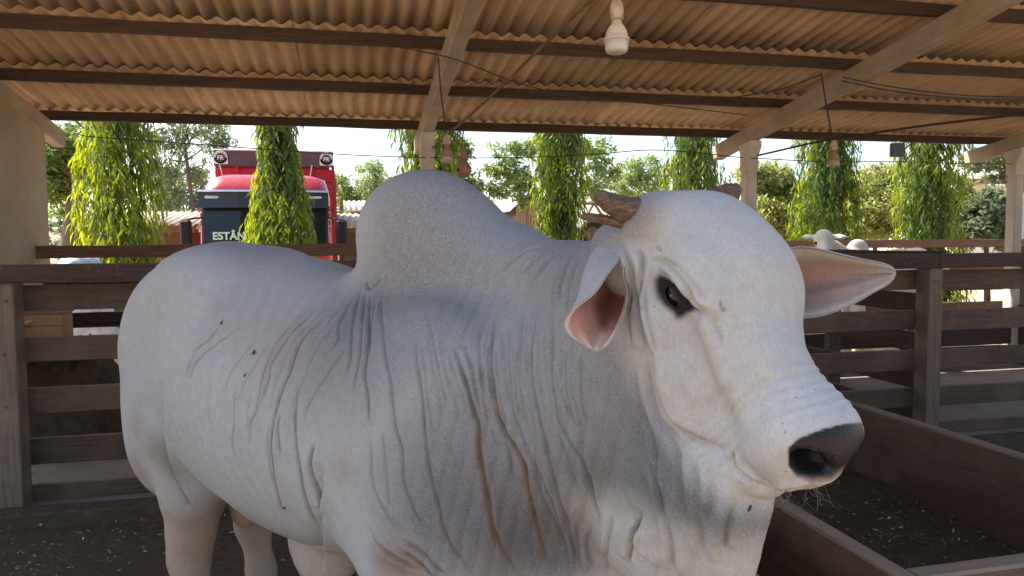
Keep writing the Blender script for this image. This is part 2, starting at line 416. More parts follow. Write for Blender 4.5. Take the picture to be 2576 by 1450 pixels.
fence(f1, (-6.2, FY, 0), (9.6, FY, 0), [1.36, 1.05, 0.745, 0.44, 0.165], 0.155, 0.035, M_BOARD,
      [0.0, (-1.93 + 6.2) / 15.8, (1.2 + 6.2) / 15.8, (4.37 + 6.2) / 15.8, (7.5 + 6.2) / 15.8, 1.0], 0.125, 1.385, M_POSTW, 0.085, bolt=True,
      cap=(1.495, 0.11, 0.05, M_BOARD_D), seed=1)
F2 = 7.50
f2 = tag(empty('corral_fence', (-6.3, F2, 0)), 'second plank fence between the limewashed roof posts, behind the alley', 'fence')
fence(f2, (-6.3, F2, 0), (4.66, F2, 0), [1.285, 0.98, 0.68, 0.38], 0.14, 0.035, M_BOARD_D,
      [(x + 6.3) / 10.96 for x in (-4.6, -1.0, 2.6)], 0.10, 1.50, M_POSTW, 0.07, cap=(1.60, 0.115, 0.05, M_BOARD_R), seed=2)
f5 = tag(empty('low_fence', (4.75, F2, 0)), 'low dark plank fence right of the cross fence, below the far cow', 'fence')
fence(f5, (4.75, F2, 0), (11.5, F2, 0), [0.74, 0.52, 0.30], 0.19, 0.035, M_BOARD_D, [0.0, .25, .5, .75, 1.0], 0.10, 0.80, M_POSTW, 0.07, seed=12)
f3 = tag(empty('pen_divider', (4.62, FY, 0)), 'plank cross fence joining the two corral fences right of the bull', 'fence')
fence(f3, (4.55, FY + 0.12, 0), (4.62, F2 - 0.1, 0), [1.18, 0.86, 0.54, 0.24], 0.15, 0.035, M_BOARD_D, [0.04, 0.55, 0.97], 0.10, 1.42, M_POSTW, 0.07,
      cap=(1.51, 0.12, 0.045, M_BOARD_D), seed=3)
# pen beyond the shed, sunlit
f4 = tag(empty('corral_fence', (4.7, 9.95, 0)), 'reddish sunlit plank fence behind the far cow, before the weeping trees', 'fence')
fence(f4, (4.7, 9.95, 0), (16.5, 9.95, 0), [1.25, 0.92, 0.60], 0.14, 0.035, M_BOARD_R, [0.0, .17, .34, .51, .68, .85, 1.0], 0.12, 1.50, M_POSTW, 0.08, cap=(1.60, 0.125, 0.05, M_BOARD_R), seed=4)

# low manger boxes right of the bull
mg = tag(empty('manger', (1.58, 2.15, 0)), 'narrow low wooden feed manger beside the bull with dark worn boards', 'manger')
mg2 = tag(empty('pen_partition', (3.42, 2.15, 0)), 'long low wooden partition of brown boards running back to the plank fence', 'partition')
def low_wall(root, a, b, h, t=0.05, seed=0):
    a = Vector(a); b = Vector(b)
    boxobj('side_board', a + Vector((0, 0, h / 2 - 0.03)), b + Vector((0, 0, h / 2 - 0.03)), t, h - 0.01, M_MANGER, root, 0.006, wob=0.003, seed=seed)
    boxobj('edge_strip', a + Vector((0, 0, h - 0.022)), b + Vector((0, 0, h - 0.022)), t + 0.012, 0.02, M_EDGE, root, 0.004, wob=0.002, seed=seed + 1)
low_wall(mg, (1.32, 2.06, 0), (1.32, 4.60, 0), 0.48, seed=5); low_wall(mg, (1.83, 2.06, 0), (1.83, 4.60, 0), 0.48, seed=8)
low_wall(mg, (1.36, 4.62, 0), (1.80, 4.62, 0), 0.48, seed=11)
low_wall(mg2, (3.42, 2.19, 0), (3.42, 4.60, 0), 0.49, seed=14); low_wall(mg2, (1.87, 2.12, 0), (4.6, 2.17, 0), 0.48, 0.06, seed=17)
# ------------------------------------------------------------------ the bull (signed distance field -> one mesh)
class SDF:
    """smooth union of rounded forms on a grid, meshed with surface nets"""
    def __init__(s, lo, hi, h):
        s.lo = np.array(lo, np.float32); s.h = h; s.n = (np.ceil((np.array(hi) - s.lo) / h)).astype(int) + 1
        s.D = np.full(tuple(s.n), 9.0, np.float32)
        s.ax = [s.lo[i] + h * np.arange(s.n[i], dtype=np.float32) for i in range(3)]
    def _sub(s, lo, hi):
        i0 = np.clip(np.floor((lo - s.lo) / s.h).astype(int), 0, s.n - 1); i1 = np.clip(np.ceil((hi - s.lo) / s.h).astype(int) + 1, 1, s.n)
        sl = tuple(slice(a, b) for a, b in zip(i0, i1))
        return sl, s.ax[0][sl[0]][:, None, None], s.ax[1][sl[1]][None, :, None], s.ax[2][sl[2]][None, None, :]
    def _put(s, sl, d, k, sub):
        a = s.D[sl]
        if sub:
            b = -d; hh = np.maximum(k - np.abs(a - b), 0) / k; s.D[sl] = np.maximum(a, b) + hh * hh * k * 0.25
        else:
            hh = np.maximum(k - np.abs(a - d), 0) / k; s.D[sl] = np.minimum(a, d) - hh * hh * k * 0.25
    def ell(s, c, r, M=None, k=0.05, sub=False):
        c = np.array(c, np.float32); r = np.array(r, np.float32); ext = max(r) + k + 0.03 if M is not None else r + k + 0.03
        sl, x, y, z = s._sub(c - ext, c + ext); x = x - c[0]; y = y - c[1]; z = z - c[2]
        if M is not None:
            M = np.array(M, np.float32)     # rows = local axes
            p = [M[i, 0] * x + M[i, 1] * y + M[i, 2] * z for i in range(3)]
        else: p = [x, y, z]
        q0 = sum((p[i] / r[i]) ** 2 for i in range(3)); q1 = sum((p[i] / (r[i] * r[i])) ** 2 for i in range(3))
        k0 = np.sqrt(q0); d = k0 * (k0 - 1) / np.maximum(np.sqrt(q1), 1e-4)
        s._put(sl, d.astype(np.float32), k, sub)
    def cone(s, a, b, ra, rb, k=0.05, squash=None, sub=False):
        """round cone; squash=(axis vector, factor<1) flattens it along that axis"""
        a = np.array(a, np.float32); b = np.array(b, np.float32); m = max(ra, rb) + k + 0.03
        sl, x, y, z = s._sub(np.minimum(a, b) - m, np.maximum(a, b) + m)
        P = [x - a[0], y - a[1], z - a[2]]; ab = b - a; f = 1.0
        if squash is not None:
            nv, f = np.array(squash[0], np.float32), squash[1]; nv = nv / np.linalg.norm(nv)
            t = (P[0] * nv[0] + P[1] * nv[1] + P[2] * nv[2]) * (1 / f - 1)
            P = [P[i] + t * nv[i] for i in range(3)]; ab = ab + nv * np.dot(ab, nv) * (1 / f - 1)
        L2 = float(np.dot(ab, ab)); t = np.clip((P[0] * ab[0] + P[1] * ab[1] + P[2] * ab[2]) / L2, 0, 1)
        q = sum((P[i] - t * ab[i]) ** 2 for i in range(3)); d = np.sqrt(q) - (ra + (rb - ra) * t)
        s._put(sl, (d * (0.5 + 0.5 * f)).astype(np.float32), k, sub)
    def chain(s, pts, k=0.05, squash=None):
        """pts: (x,y,z,r)"""
        for p, q in zip(pts[:-1], pts[1:]): s.cone(p[:3], q[:3], p[3], q[3], k, squash)
    def nets(s):
        D = s.D; neg = D < 0; nx, ny, nz = [n - 1 for n in s.n]; cs = np.zeros((nx, ny, nz), np.uint8)
        for a in (0, 1):
            for b in (0, 1):
                for c in (0, 1): cs += neg[a:nx + a, b:ny + b, c:nz + c]
        act = (cs > 0) & (cs < 8); ijk = np.argwhere(act); idx = np.full(act.shape, -1, np.int32); idx[act] = np.arange(len(ijk), dtype=np.int32)
        i, j, k = ijk.T; cv = {(a, b, c): D[i + a, j + b, k + c] for a in (0, 1) for b in (0, 1) for c in (0, 1)}
        cnt = np.zeros(len(ijk), np.float32); acc = np.zeros((len(ijk), 3), np.float32)
        for ax in range(3):
            o1, o2 = [q for q in range(3) if q != ax]
            for b1 in (0, 1):
                for b2 in (0, 1):
                    A = [0, 0, 0]; A[o1] = b1; A[o2] = b2; B = list(A); B[ax] = 1; va, vb = cv[tuple(A)], cv[tuple(B)]
                    m = (va < 0) != (vb < 0); cnt += m; acc[:, ax] += np.where(m, va / np.where(m, va - vb, 1), 0); acc[:, o1] += b1 * m; acc[:, o2] += b2 * m
        V = (ijk + acc / cnt[:, None]) * s.h + s.lo; F = []
        for ax in range(3):
            o1, o2 = [(1, 2), (2, 0), (0, 1)][ax]; sa = [slice(0, None)] * 3; sb = [slice(0, None)] * 3; sa[ax] = slice(0, -1); sb[ax] = slice(1, None)
            e = np.argwhere(neg[tuple(sa)] != neg[tuple(sb)]); e = e[(e[:, o1] > 0) & (e[:, o2] > 0) & (e[:, o1] < s.n[o1] - 1) & (e[:, o2] < s.n[o2] - 1)]; fl = neg[tuple(e.T)]
            def C(d1, d2):
                c = e.copy(); c[:, o1] -= d1; c[:, o2] -= d2; return idx[tuple(c.T)]
            q = np.stack([C(1, 1), C(0, 1), C(0, 0), C(1, 0)], -1); q[~fl] = q[~fl][:, ::-1]; F.append(q)
        return V.astype(np.float32), np.concatenate(F)

# bull frame: s forward, l to its right (towards the camera), z up; origin on the ground under the withers
B_AL = R(33); B_ORG = rf(-0.216, 2.15)
_a = _rh * math.cos(B_AL) - _fh * math.sin(B_AL); _l = -_rh * math.sin(B_AL) - _fh * math.cos(B_AL)
B_MAT = Matrix.Translation(B_ORG) @ Matrix((_a, _l, _uz)).transposed().to_4x4()
B_INV = B_MAT.inverted()
def tb(p): return np.array((B_INV @ Vector(p)).to_tuple(), np.float32)
def pb(px, py, d): return tb(at(px, py, d))
def nb(v): return np.array((B_INV.to_3x3() @ Vector(v)).to_tuple(), np.float32)

POLL = at(1738, 560, 1.50); NOSE = at(2088, 1132, 1.21)
H_X = (NOSE - POLL).normalized(); _hz = Vector((H_X.x, H_X.y, 0)).normalized()
H_Y = Vector((_hz.y, -_hz.x, 0)); H_Z = H_X.cross(H_Y) * -1
if H_Z.z < 0: H_Z = -H_Z
HL = (NOSE - POLL).length
def hw(x, y, z): return POLL + H_X * x + H_Y * y + H_Z * z
def hb(x, y, z): return tb(hw(x, y, z))
HM = np.array([nb(H_X), nb(H_Y), nb(H_Z)])

def bull_field(h):
    g = SDF((-1.75, -0.62, -0.02), (1.25, 0.95, 1.95), h)
    # trunk: stations (s, top, bottom, half width)
    st = [(-1.27, 1.42, 1.00, .13), (-1.15, 1.55, 0.88, .205), (-1.00, 1.615, 0.80, .275), (-.80, 1.60, .71, .345), (-.52, 1.545, .65, .39), (-.25, 1.49, .645, .385), (.03, 1.47, .66, .345), (.25, 1.42, .69, .27), (.42, 1.30, .74, .19)]
    st = np.array(st); ss = np.linspace(st[0, 0], st[-1, 0], 22)
    for q in ss:
        tp, bt, wd = [np.interp(q, st[:, 0], st[:, i]) for i in (1, 2, 3)]
        g.ell((q, 0, (tp + bt) / 2), (0.20, wd, (tp - bt) / 2), None, 0.04)
    # hind quarters
    for sgn, ds in ((1, 0.0), (-1, -0.07)):
        y = 0.145 * sgn
        g.ell((-1.085 + ds, y, 1.18), (.265, .125, .34), None, .07)
        g.ell((-1.125 + ds, y * 1.0, 0.95), (.20, .12, .26), None, .06)
        g.chain([(-1.00 + ds, y * 1.05, .92, .15), (-.965 + ds, y * 1.08, .74, .105), (-.985 + ds, y * 1.1, .60, .074), (-1.0 + ds, y * 1.12, .50, .062), (-.96 + ds, y * 1.12, .32, .052), (-.94 + ds, y * 1.12, .14, .055), (-.90 + ds, y * 1.12, .06, .07)], .05)
        g.ell((-0.84 + ds, .18 * sgn, 1.47), (.17, .09, .09), None, .14)       # hook bone
    g.chain([(-1.24, -.02, 1.44, .06), (-1.34, -.09, 1.33, .045), (-1.36, -.15, 1.0, .034), (-1.33, -.16, .6, .03)], .05)   # tail
    # hump
    g.ell((.00, 0, 1.50), (.285, .135, .20), None, .08)
    g.ell((-.03, 0, 1.62), (.225, .118, .17), None, .07)
    g.ell((-.09, 0, 1.68), (.16, .098, .122), None, .06)
    g.ell((-.155, 0, 1.615), (.115, .095, .115), None, .04)
    g.cone((-.02, 0, 1.66), (.26, .01, 1.53), .105, .085, .09)
    g.chain([tuple(pb(1330, 690, 2.02)) + (.10,), tuple(pb(1420, 715, 1.86)) + (.085,), tuple(pb(1530, 690, 1.70)) + (.085,)], .10)
    # shoulders, forelegs
    for sgn, ds in ((1, 0.0), (-1, 0.05)):
        g.ell((.15 + ds, .20 * sgn, 1.06), (.26, .125, .36), None, .16)
        g.ell((.12 + ds, .235 * sgn, .86), (.215, .125, .23), None, .07)
        g.chain([(.12 + ds, .23 * sgn, .78, .14), (.08 + ds, .20 * sgn, .58, .095), (.10 + ds, .19 * sgn, .44, .07), (.10 + ds, .19 * sgn, .28, .05), (.11 + ds, .19 * sgn, .12, .052), (.15 + ds, .19 * sgn, .05, .065)], .06)
    g.ell((-.50, 0, .60), (.16, .075, .13), None, .08); g.cone((-.51, 0, .55), (-.47, 0, .38), .065, .042, .05)   # sheath
    g.ell((-.90, 0.0, .66), (.06, .05, .085), None, .03)
    # neck: chest to skull base
    N0 = np.array((.16, 0.0, 1.12)); N3 = hb(.11, 0, -.12)
    N1 = N0 + (.24, 0.02, .00)
    ctrl = [N0, N1, (N1 + N3) / 2 + (0, 0.0, -0.04), N3]
    for t in np.linspace(0, 1, 12):
        u = 1 - t; p = u ** 3 * ctrl[0] + 3 * u * u * t * ctrl[1] + 3 * u * t * t * ctrl[2] + t ** 3 * ctrl[3]
        dv = 3 * u * u * (ctrl[1] - ctrl[0]) + 6 * u * t * (ctrl[2] - ctrl[1]) + 3 * t * t * (ctrl[3] - ctrl[2]); dv /= np.linalg.norm(dv)
        lat = np.cross((0, 0, 1), dv); lat /= np.linalg.norm(lat); upv = np.cross(dv, lat)
        g.ell(p + np.array((0, 0, -.02 * t)), (.15, .26 - .155 * t, .36 - .17 * t), [dv, lat, upv], .06)
    # brisket and dewlap: hanging fold under the neck
    g.ell((.42, .02, .80), (.20, .15, .24), None, .08)
    lat = np.array(nb(_hz.cross(Vector((0, 0, 1)))))
    c = [tuple(pb(1700, 1120, 1.50)) + (.15,), tuple(pb(1820, 1180, 1.46)) + (.105,), tuple(pb(1742, 1325, 1.52)) + (.128,), tuple(pb(1620, 1280, 1.62)) + (.16,)]
    g.chain(c, .06, (lat, .30)); g.cone(c[0][:3], c[2][:3], .15, .125, .06, (lat, .30)); g.cone(c[0][:3], c[3][:3], .15, .16, .07, (lat, .38))
    # ---------------- head
    def E(x, y, z, rx, ry, rz, k=.035, sub=False, rot=None):
        M = HM
        if rot is not None:
            q = Matrix.Rotation(rot[0], 3, rot[1]); M = np.array(q) @ HM
        g.ell(hb(x, y, z), (rx, ry, rz), M, k, sub)
    E(.05, 0, -.055, .12, .128, .115, .05)           # cranium
    E(.005, 0, -.015, .065, .11, .07, .05)           # poll crest
    E(-.005, .085, -.012, .055, .055, .062, .05); E(.0, -.085, -.02, .055, .055, .06, .05)
    E(.13, -.012, .006, .16, .126, .108, .05)             # forehead
    E(.27, .006, -.042, .16, .090, .092, .05)
    E(.37, .004, -.052, .13, .078, .088, .05)
    E(.45, 0, -.045, .10, .084, .090, .04)
    E(HL - .055, 0, -.038, .075, .097, .084, .03)       # muzzle
    E(HL - .03, 0, .0, .05, .075, .05, .03)          # nose pad
    E(HL - .056, 0, -.158, .062, .062, .046, .012)     # chin
    for sy in (-1, 1):
        E(.165, sy * .090, .028, .080, .034, .036, .04, rot=(sy * R(8), 'Z'))   # brow
        E(.225, sy * .104, -.022, .050, .026, .016, .02, rot=(sy * R(10), 'Z'))   # lower lid rim
        E(.23, sy * .078, -.11, .125, .046, .10, .035)        # cheek
        E(.15, sy * .086, -.145, .09, .045, .085, .03)       # jaw angle
        g.cone(hb(.17, sy * .058, -.185), hb(HL - .10, sy * .035, -.118), .056, .034, .03)
        E(.345, sy * .128, -.055, .10, .045, .075, .05, True)       # hollow before the muzzle
        E(.26, sy * .150, -.045, .07, .045, .05, .05, True)
        E(.212, sy * .132, .002, .034, .018, .020, .012, True, rot=(-sy * R(6), 'Z'))      # eye socket
        E(.095, sy * .158, -.005, .055, .032, .045, .04, True)      # temporal hollow
        g.cone(hb(.25, sy * .088, .000), hb(.41, sy * .070, -.050), .020, .014, .035)      # facial crest
        E(.03, sy * .115, -.085, .05, .06, .05, .05)      # ear root
        if sy > 0: g.chain([tuple(hb(.03, .11, -.085)) + (.05,), tuple(pb(1548, 625, 1.52)) + (.040,), tuple(pb(1532, 650, 1.535)) + (.028,)], .04)
        if sy < 0: g.chain([tuple(hb(.03, -.11, -.085)) + (.055,), tuple(pb(1935, 705, 1.535)) + (.048,), tuple(pb(1962, 706, 1.55)) + (.032,)], .04)
        E(.005, sy * .105, -.005, .042, .055, .042, .03)         # horn root
        E(HL + .010, sy * .046, -.008, .034, .034, .024, .008, True, rot=(sy * R(25), 'Z'))   # nostril
        g.cone(hb(HL, sy * .044, -.012), hb(HL - .09, sy * .030, -.03), .024, .016, .006, sub=True)
    return g
# ---- mesh, folds, coat
def spline(P, n):
    """Catmull-Rom through the rows of P, n samples"""
    P = np.asarray(P, float); Q = np.vstack([2 * P[0] - P[1], P, 2 * P[-1] - P[-2]]); m = len(P) - 1
    t = np.linspace(0, m, n); i = np.minimum(t.astype(int), m - 1); f = (t - i)[:, None]
    a, b, c, d = Q[i], Q[i + 1], Q[i + 2], Q[i + 3]
    return 0.5 * (2 * b + (c - a) * f + (2 * a - 5 * b + 4 * c - d) * f ** 2 + (3 * b - a - 3 * c + d) * f ** 3)
def vnoise(P, scale, seed=0):
    """cheap smooth 3-D noise in about -1..1"""
    rng = np.random.default_rng(seed); out = np.zeros(len(P)); amp = 0
    for k in range(9):
        d = rng.normal(size=3); d /= np.linalg.norm(d); f = scale * rng.uniform(.6, 1.7); ph = rng.random() * 6.28
        out += np.sin(P @ (d * f) + ph + 1.3 * np.sin(P @ (np.roll(d, 1) * f * .7) + ph * 2)); amp += .5
    return out / (amp ** .5 * 2.2)
def z7(L): return [(820.7 + u * .3483, 568.2 + v * .3483) for u, v in L]
def z4(L): return [(757.6 + u * .2941, 1073.2 + v * .2941) for u, v in L]
def z5(L): return [(1388.9 + u * .25948, 1073.2 + v * .25948) for u, v in L]
def z1(L): return [(1388.9 + u * .30477, 441.9 + v * .30477) for u, v in L]
def zf(L): return [(u * .4773, 757.6 + v * .4773) for u, v in L]
def zh(L): return [(1325.8 + u * .6094, 441.9 + v * .6094) for u, v in L]
# fold lines: (points, depth mm, width mm, dirt with painted crease shade, brown stain)
FOLDS = [
 (z7([(400, 370), (410, 700), (430, 950), (470, 1150), (500, 1450)]) + z4([(860, 200), (870, 450), (930, 640), (1000, 790), (1060, 860)]), 4, 6, .7, .25),
 (z7([(640, 800), (660, 980), (700, 1250), (710, 1450)]) + z4([(1080, 250), (1110, 420), (1170, 640), (1210, 820), (1270, 980), (1370, 1130), (1480, 1279)]), 5, 6, .8, .2),
 (z7([(920, 880), (970, 1000), (1030, 1180), (1080, 1350), (1110, 1450)]) + z4([(1530, 200), (1570, 430), (1610, 650), (1640, 850), (1720, 1040), (1860, 1279)]), 8, 7, 1., 1.),
 (z7([(1240, 640), (1210, 900), (1220, 1100), (1250, 1300), (1290, 1450)]) + z4([(1920, 300), (1950, 520), (2000, 760), (2060, 980), (2120, 1279)]), 7, 7, .9, 1.),
 (z7([(1560, 520), (1510, 850), (1505, 1050), (1540, 1300), (1570, 1450)]) + z5([(60, 620), (150, 900), (210, 1150), (240, 1400)]), 6, 7, .6, 0),
 (z7([(1650, 560), (1650, 900), (1650, 1050), (1670, 1250), (1710, 1450)]) + z5([(300, 300), (400, 620), (480, 900), (500, 1200)]), 6, 7, .6, 0),
 (z7([(1120, 770), (1110, 930), (1130, 1080), (1160, 1300), (1190, 1450)]), 3, 6, .5, .2),
 (z7([(1330, 760), (1350, 1000), (1370, 1250), (1400, 1450)]) + z5([(0, 670), (60, 870), (110, 1050), (150, 1250), (180, 1400)]), 4, 6, .5, .1),
 (z7([(740, 640), (790, 900), (830, 1100), (880, 1300)]), 3, 6, .5, 0), (z7([(1440, 600), (1420, 900), (1430, 1150), (1470, 1450)]), 4, 7, .4, 0),
 (z7([(1740, 900), (1750, 1100), (1780, 1300), (1810, 1450)]), 4, 7, .4, 0), (z7([(1850, 900), (1850, 1150), (1870, 1300), (1900, 1450)]), 4, 7, .4, 0),
 (z7([(270, 430), (200, 680), (180, 950), (140, 1100)]), 4, 6, .8, .1), (z7([(285, 480), (270, 700), (250, 950), (190, 1230)]), 4, 6, .8, .1),
 (z7([(320, 500), (320, 800), (285, 1080), (310, 1250), (310, 1450)]), 5, 6, .9, .2), (z7([(360, 560), (330, 780), (320, 950)]), 4, 6, .8, .1),
 (z7([(240, 460), (100, 700), (90, 830), (0, 920)]), 4, 6, .7, 0), (z7([(160, 560), (50, 650), (0, 720)]), 3, 6, .6, 0), (z7([(290, 400), (320, 460), (400, 380)]), 5, 6, .8, .2),
 (z7([(1560, 150), (1430, 200), (1250, 350)]), 4, 7, .4, 0), (z7([(1620, 180), (1500, 270), (1400, 370)]), 5, 7, .5, 0), (z7([(1680, 200), (1590, 290), (1500, 420)]), 5, 7, .5, 0),
 (z7([(1740, 210), (1680, 420), (1640, 600)]), 6, 7, .5, 0), (z7([(1800, 200), (1740, 380), (1700, 560)]), 6, 7, .5, 0), (z7([(1850, 220), (1780, 450), (1760, 650)]), 6, 7, .5, 0),
 (zf([(1640, 30), (1480, 200), (1400, 360), (1360, 560), (1330, 640), (1330, 720)]), 3, 6, .7, .1),
 (zf([(1780, 30), (1600, 200), (1530, 380), (1480, 500), (1440, 700), (1450, 900), (1480, 1060), (1500, 1110)]), 5, 6, .9, .2),
 (zf([(1700, 10), (1540, 180), (1440, 330), (1420, 420), (1370, 580)]), 3, 6, .8, .1), (zf([(1860, 220), (1790, 300), (1640, 520), (1600, 640)]), 3, 6, .5, .1),
 (zf([(1570, 420), (1560, 650), (1580, 850), (1600, 960), (1640, 1100), (1660, 1150)]), 6, 6, 1., .2), (zf([(1480, 600), (1470, 680), (1480, 820)]), 4, 6, .8, .1),
 (zf([(1420, 650), (1420, 800), (1450, 960)]), 4, 6, .7, .1), (zf([(1250, 440), (1240, 620), (1230, 750), (1240, 830)]), 3, 6, .5, 0), (zf([(1330, 480), (1310, 600), (1320, 760)]), 2, 6, .4, 0),
 (zf([(1660, 740), (1650, 900), (1690, 1050), (1704, 1100)]), 6, 7, .8, .2), (zf([(1260, 140), (1060, 300), (1000, 420)]), 3, 6, .6, 0), (zf([(1160, 130), (1100, 210), (1040, 260), (970, 420)]), 4, 6, .7, 0),
 (zf([(1350, 200), (1230, 360), (1180, 500)]), 2, 6, .4, 0), (zf([(1430, 200), (1320, 380), (1250, 540)]), 2, 6, .4, 0), (zf([(1120, 420), (1100, 560), (1120, 700)]), 2, 6, .3, 0),
 (z1([(560, 560), (640, 720), (650, 1000), (620, 1150), (640, 1300), (650, 1450)]), 6, 6, .7, 0), (z1([(650, 640), (680, 900), (700, 1130), (720, 1300), (750, 1450)]), 6, 6, .7, 0),
 (z1([(720, 600), (760, 700), (740, 950), (760, 1200), (800, 1450)]), 5, 6, .6, 0), (z1([(790, 900), (810, 1150), (850, 1330), (880, 1450)]), 4, 6, .5, 0),
 (z1([(860, 590), (920, 630)]), 3, 5, .7, 0), (z1([(820, 690), (950, 720), (1040, 800), (1150, 950), (1210, 1060), (1290, 1130)]), 5, 6, .35, 0),
 (z1([(900, 660), (1060, 760), (1180, 900), (1280, 1040)]), 4, 6, .25, 0), (z1([(880, 780), (990, 830), (1060, 920), (1140, 1030)]), 4, 5, .5, 0),
 (z1([(1200, 1110), (1290, 1150), (1360, 1250), (1420, 1400)]), 5, 8, .35, 0), (z1([(1390, 1030), (1400, 1090), (1430, 1130)]), 4, 4, .9, .2),
 (z1([(960, 1240), (970, 1330)]), 2, 5, .3, 0), (zh([(520, 700), (560, 900), (600, 1000), (700, 1075), (830, 1120)]), 3, 9, .4, .1),
 (zh([(480, 760), (520, 950), (560, 1030), (650, 1110)]), 5, 8, .4, 0), (zh([(430, 760), (470, 950), (520, 1080), (560, 1280), (580, 1450)]), 6, 8, .4, 0),
 (zh([(590, 780), (640, 900), (700, 980)]), 5, 16, .05, 0), (zh([(780, 560), (830, 660), (880, 800), (900, 870)]), 5, 22, .04, 0), (zh([(690, 700), (740, 850), (800, 1000)]), 4, 22, .03, 0),
 (z5([(960, 320), (1010, 460), (1090, 640), (1120, 800), (1160, 1050), (1180, 1300), (1190, 1420)]), 8, 10, .4, 0), (z5([(1090, 0), (1180, 170), (1260, 430), (1280, 600), (1320, 900)]), 6, 9, .3, 0),
 (z5([(1370, 260), (1420, 470), (1440, 640), (1460, 1050), (1490, 1280)]), 7, 10, .35, 0), (z5([(1510, 260), (1560, 470), (1550, 700), (1520, 1000)]), 6, 11, .3, 0),
 (z5([(880, 910), (830, 1060), (815, 1200)]), 8, 7, .8, .1), (z5([(840, 930), (770, 1080), (745, 1220), (743, 1330)]), 8, 7, .9, .1), (z5([(1740, 750), (1690, 980), (1680, 1160)]), 6, 7, .7, .1),
 (z5([(240, 920), (245, 1150), (280, 1400)]), 5, 7, .4, 0), (z5([(400, 950), (350, 1150), (390, 1400)]), 4, 7, .3, 0), (z5([(600, 850), (560, 1100), (520, 1400)]), 5, 8, .4, 0),
 (z4([(580, 60), (600, 250), (600, 430), (640, 600), (740, 780), (800, 880)]), 4, 7, .5, 0), (z4([(690, 30), (715, 300), (730, 550), (760, 700)]), 3, 6, .5, 0),
 (z4([(1200, 30), (1290, 230), (1340, 360)]), 2, 6, .4, 0), (z4([(1640, 0), (1680, 170)]), 2, 6, .4, 0), (z4([(1740, 0), (1790, 200), (1810, 480)]), 4, 6, .5, 0),
 (z4([(2000, 60), (2040, 420), (2100, 640), (2200, 850), (2240, 1000)]), 4, 6, .5, 0), (z4([(2220, 20), (2300, 300), (2400, 600)]), 4, 7, .4, 0), (z4([(2400, 20), (2450, 320), (2540, 640)]), 4, 7, .4, 0),
 (z4([(620, 980), (720, 1060), (860, 1140), (1000, 1220)]), 5, 7, .6, .3), (z4([(830, 1040), (960, 1110), (1080, 1220), (1130, 1279)]), 6, 6, .9, .5), (z4([(860, 960), (1040, 1070), (1150, 1180), (1240, 1270)]), 5, 6, .9, .3),
 (z4([(700, 1030), (780, 1100), (930, 1160)]), 4, 6, .6, .2), (z4([(110, 130), (100, 370), (140, 500), (180, 640), (205, 900)]), 8, 8, .9, .3), (z4([(0, 420), (40, 560), (80, 700), (150, 900)]), 4, 8, .5, .3),
 ([(1843, 1133), (1855, 1163), (1874, 1194), (1912, 1217)], 10, 6, 1., 0), ([(1912, 1217), (1960, 1223), (2000, 1222), (2040, 1214), (2090, 1204), (2130, 1184)], 7, 5, .8, 0),
 (z4([(600, 900), (640, 1000)]), 3, 6, .4, .1), (z4([(1910, 700), (1990, 850)]), 3, 5, .6, .3), (z4([(1960, 1000), (1990, 1200)]), 3, 5, .5, .3),
]
# softer pleats between the traced neck folds
_NK = [z7([(640, 800), (660, 980), (700, 1250), (710, 1450)]), z7([(790, 800), (830, 1100), (880, 1300), (900, 1450)]), z7([(920, 800), (970, 1000), (1030, 1180), (1110, 1450)]), z7([(1110, 770), (1110, 930), (1130, 1080), (1190, 1450)]), z7([(1225, 770), (1210, 900), (1220, 1100), (1290, 1450)]),
       z7([(1330, 760), (1350, 1000), (1370, 1250), (1400, 1450)]), z7([(1430, 760), (1420, 900), (1430, 1150), (1470, 1450)]), z7([(1520, 760), (1510, 850), (1505, 1050), (1570, 1450)]), z7([(1650, 760), (1650, 900), (1650, 1050), (1710, 1450)]), z7([(1740, 800), (1750, 1100), (1780, 1300), (1810, 1450)]), z7([(1850, 800), (1850, 1150), (1870, 1300), (1900, 1450)])]
for _k in range(len(_NK) - 1):
    _a, _b = spline(_NK[_k], 9), spline(_NK[_k + 1], 9)
    for _f, _d in ((.34, 2.6), (.67, 3.2)):
        _o = 3.0 * math.sin(_k * 2.1 + _f * 5); FOLDS.append(([tuple(p * (1 - _f) + q * _f + np.array((_o * math.sin(i * .9), -26 * math.cos(_k * 1.7 + _f * 9)))) for i, (p, q) in enumerate(zip(_a, _b))][(_k % 3):], _d, 6, .28, 0))
_NF = [zf([(1640, 30), (1480, 200), (1400, 360), (1360, 560), (1330, 720)]), zf([(1700, 10), (1540, 180), (1440, 330), (1420, 420), (1370, 620)]), zf([(1780, 30), (1600, 200), (1530, 380), (1480, 500), (1440, 700)]), zf([(1860, 120), (1740, 300), (1640, 520), (1600, 640), (1580, 800)])]
for _k in range(len(_NF) - 1):
    _a, _b = spline(_NF[_k], 8), spline(_NF[_k + 1], 8)
    FOLDS.append(([tuple(p * .5 + q * .5) for p, q in zip(_a, _b)], 2.4, 6, .3, 0))
def sm01(x, a, b):
    t = np.clip((x - a) / (b - a), 0, 1); return t * t * (3 - 2 * t)
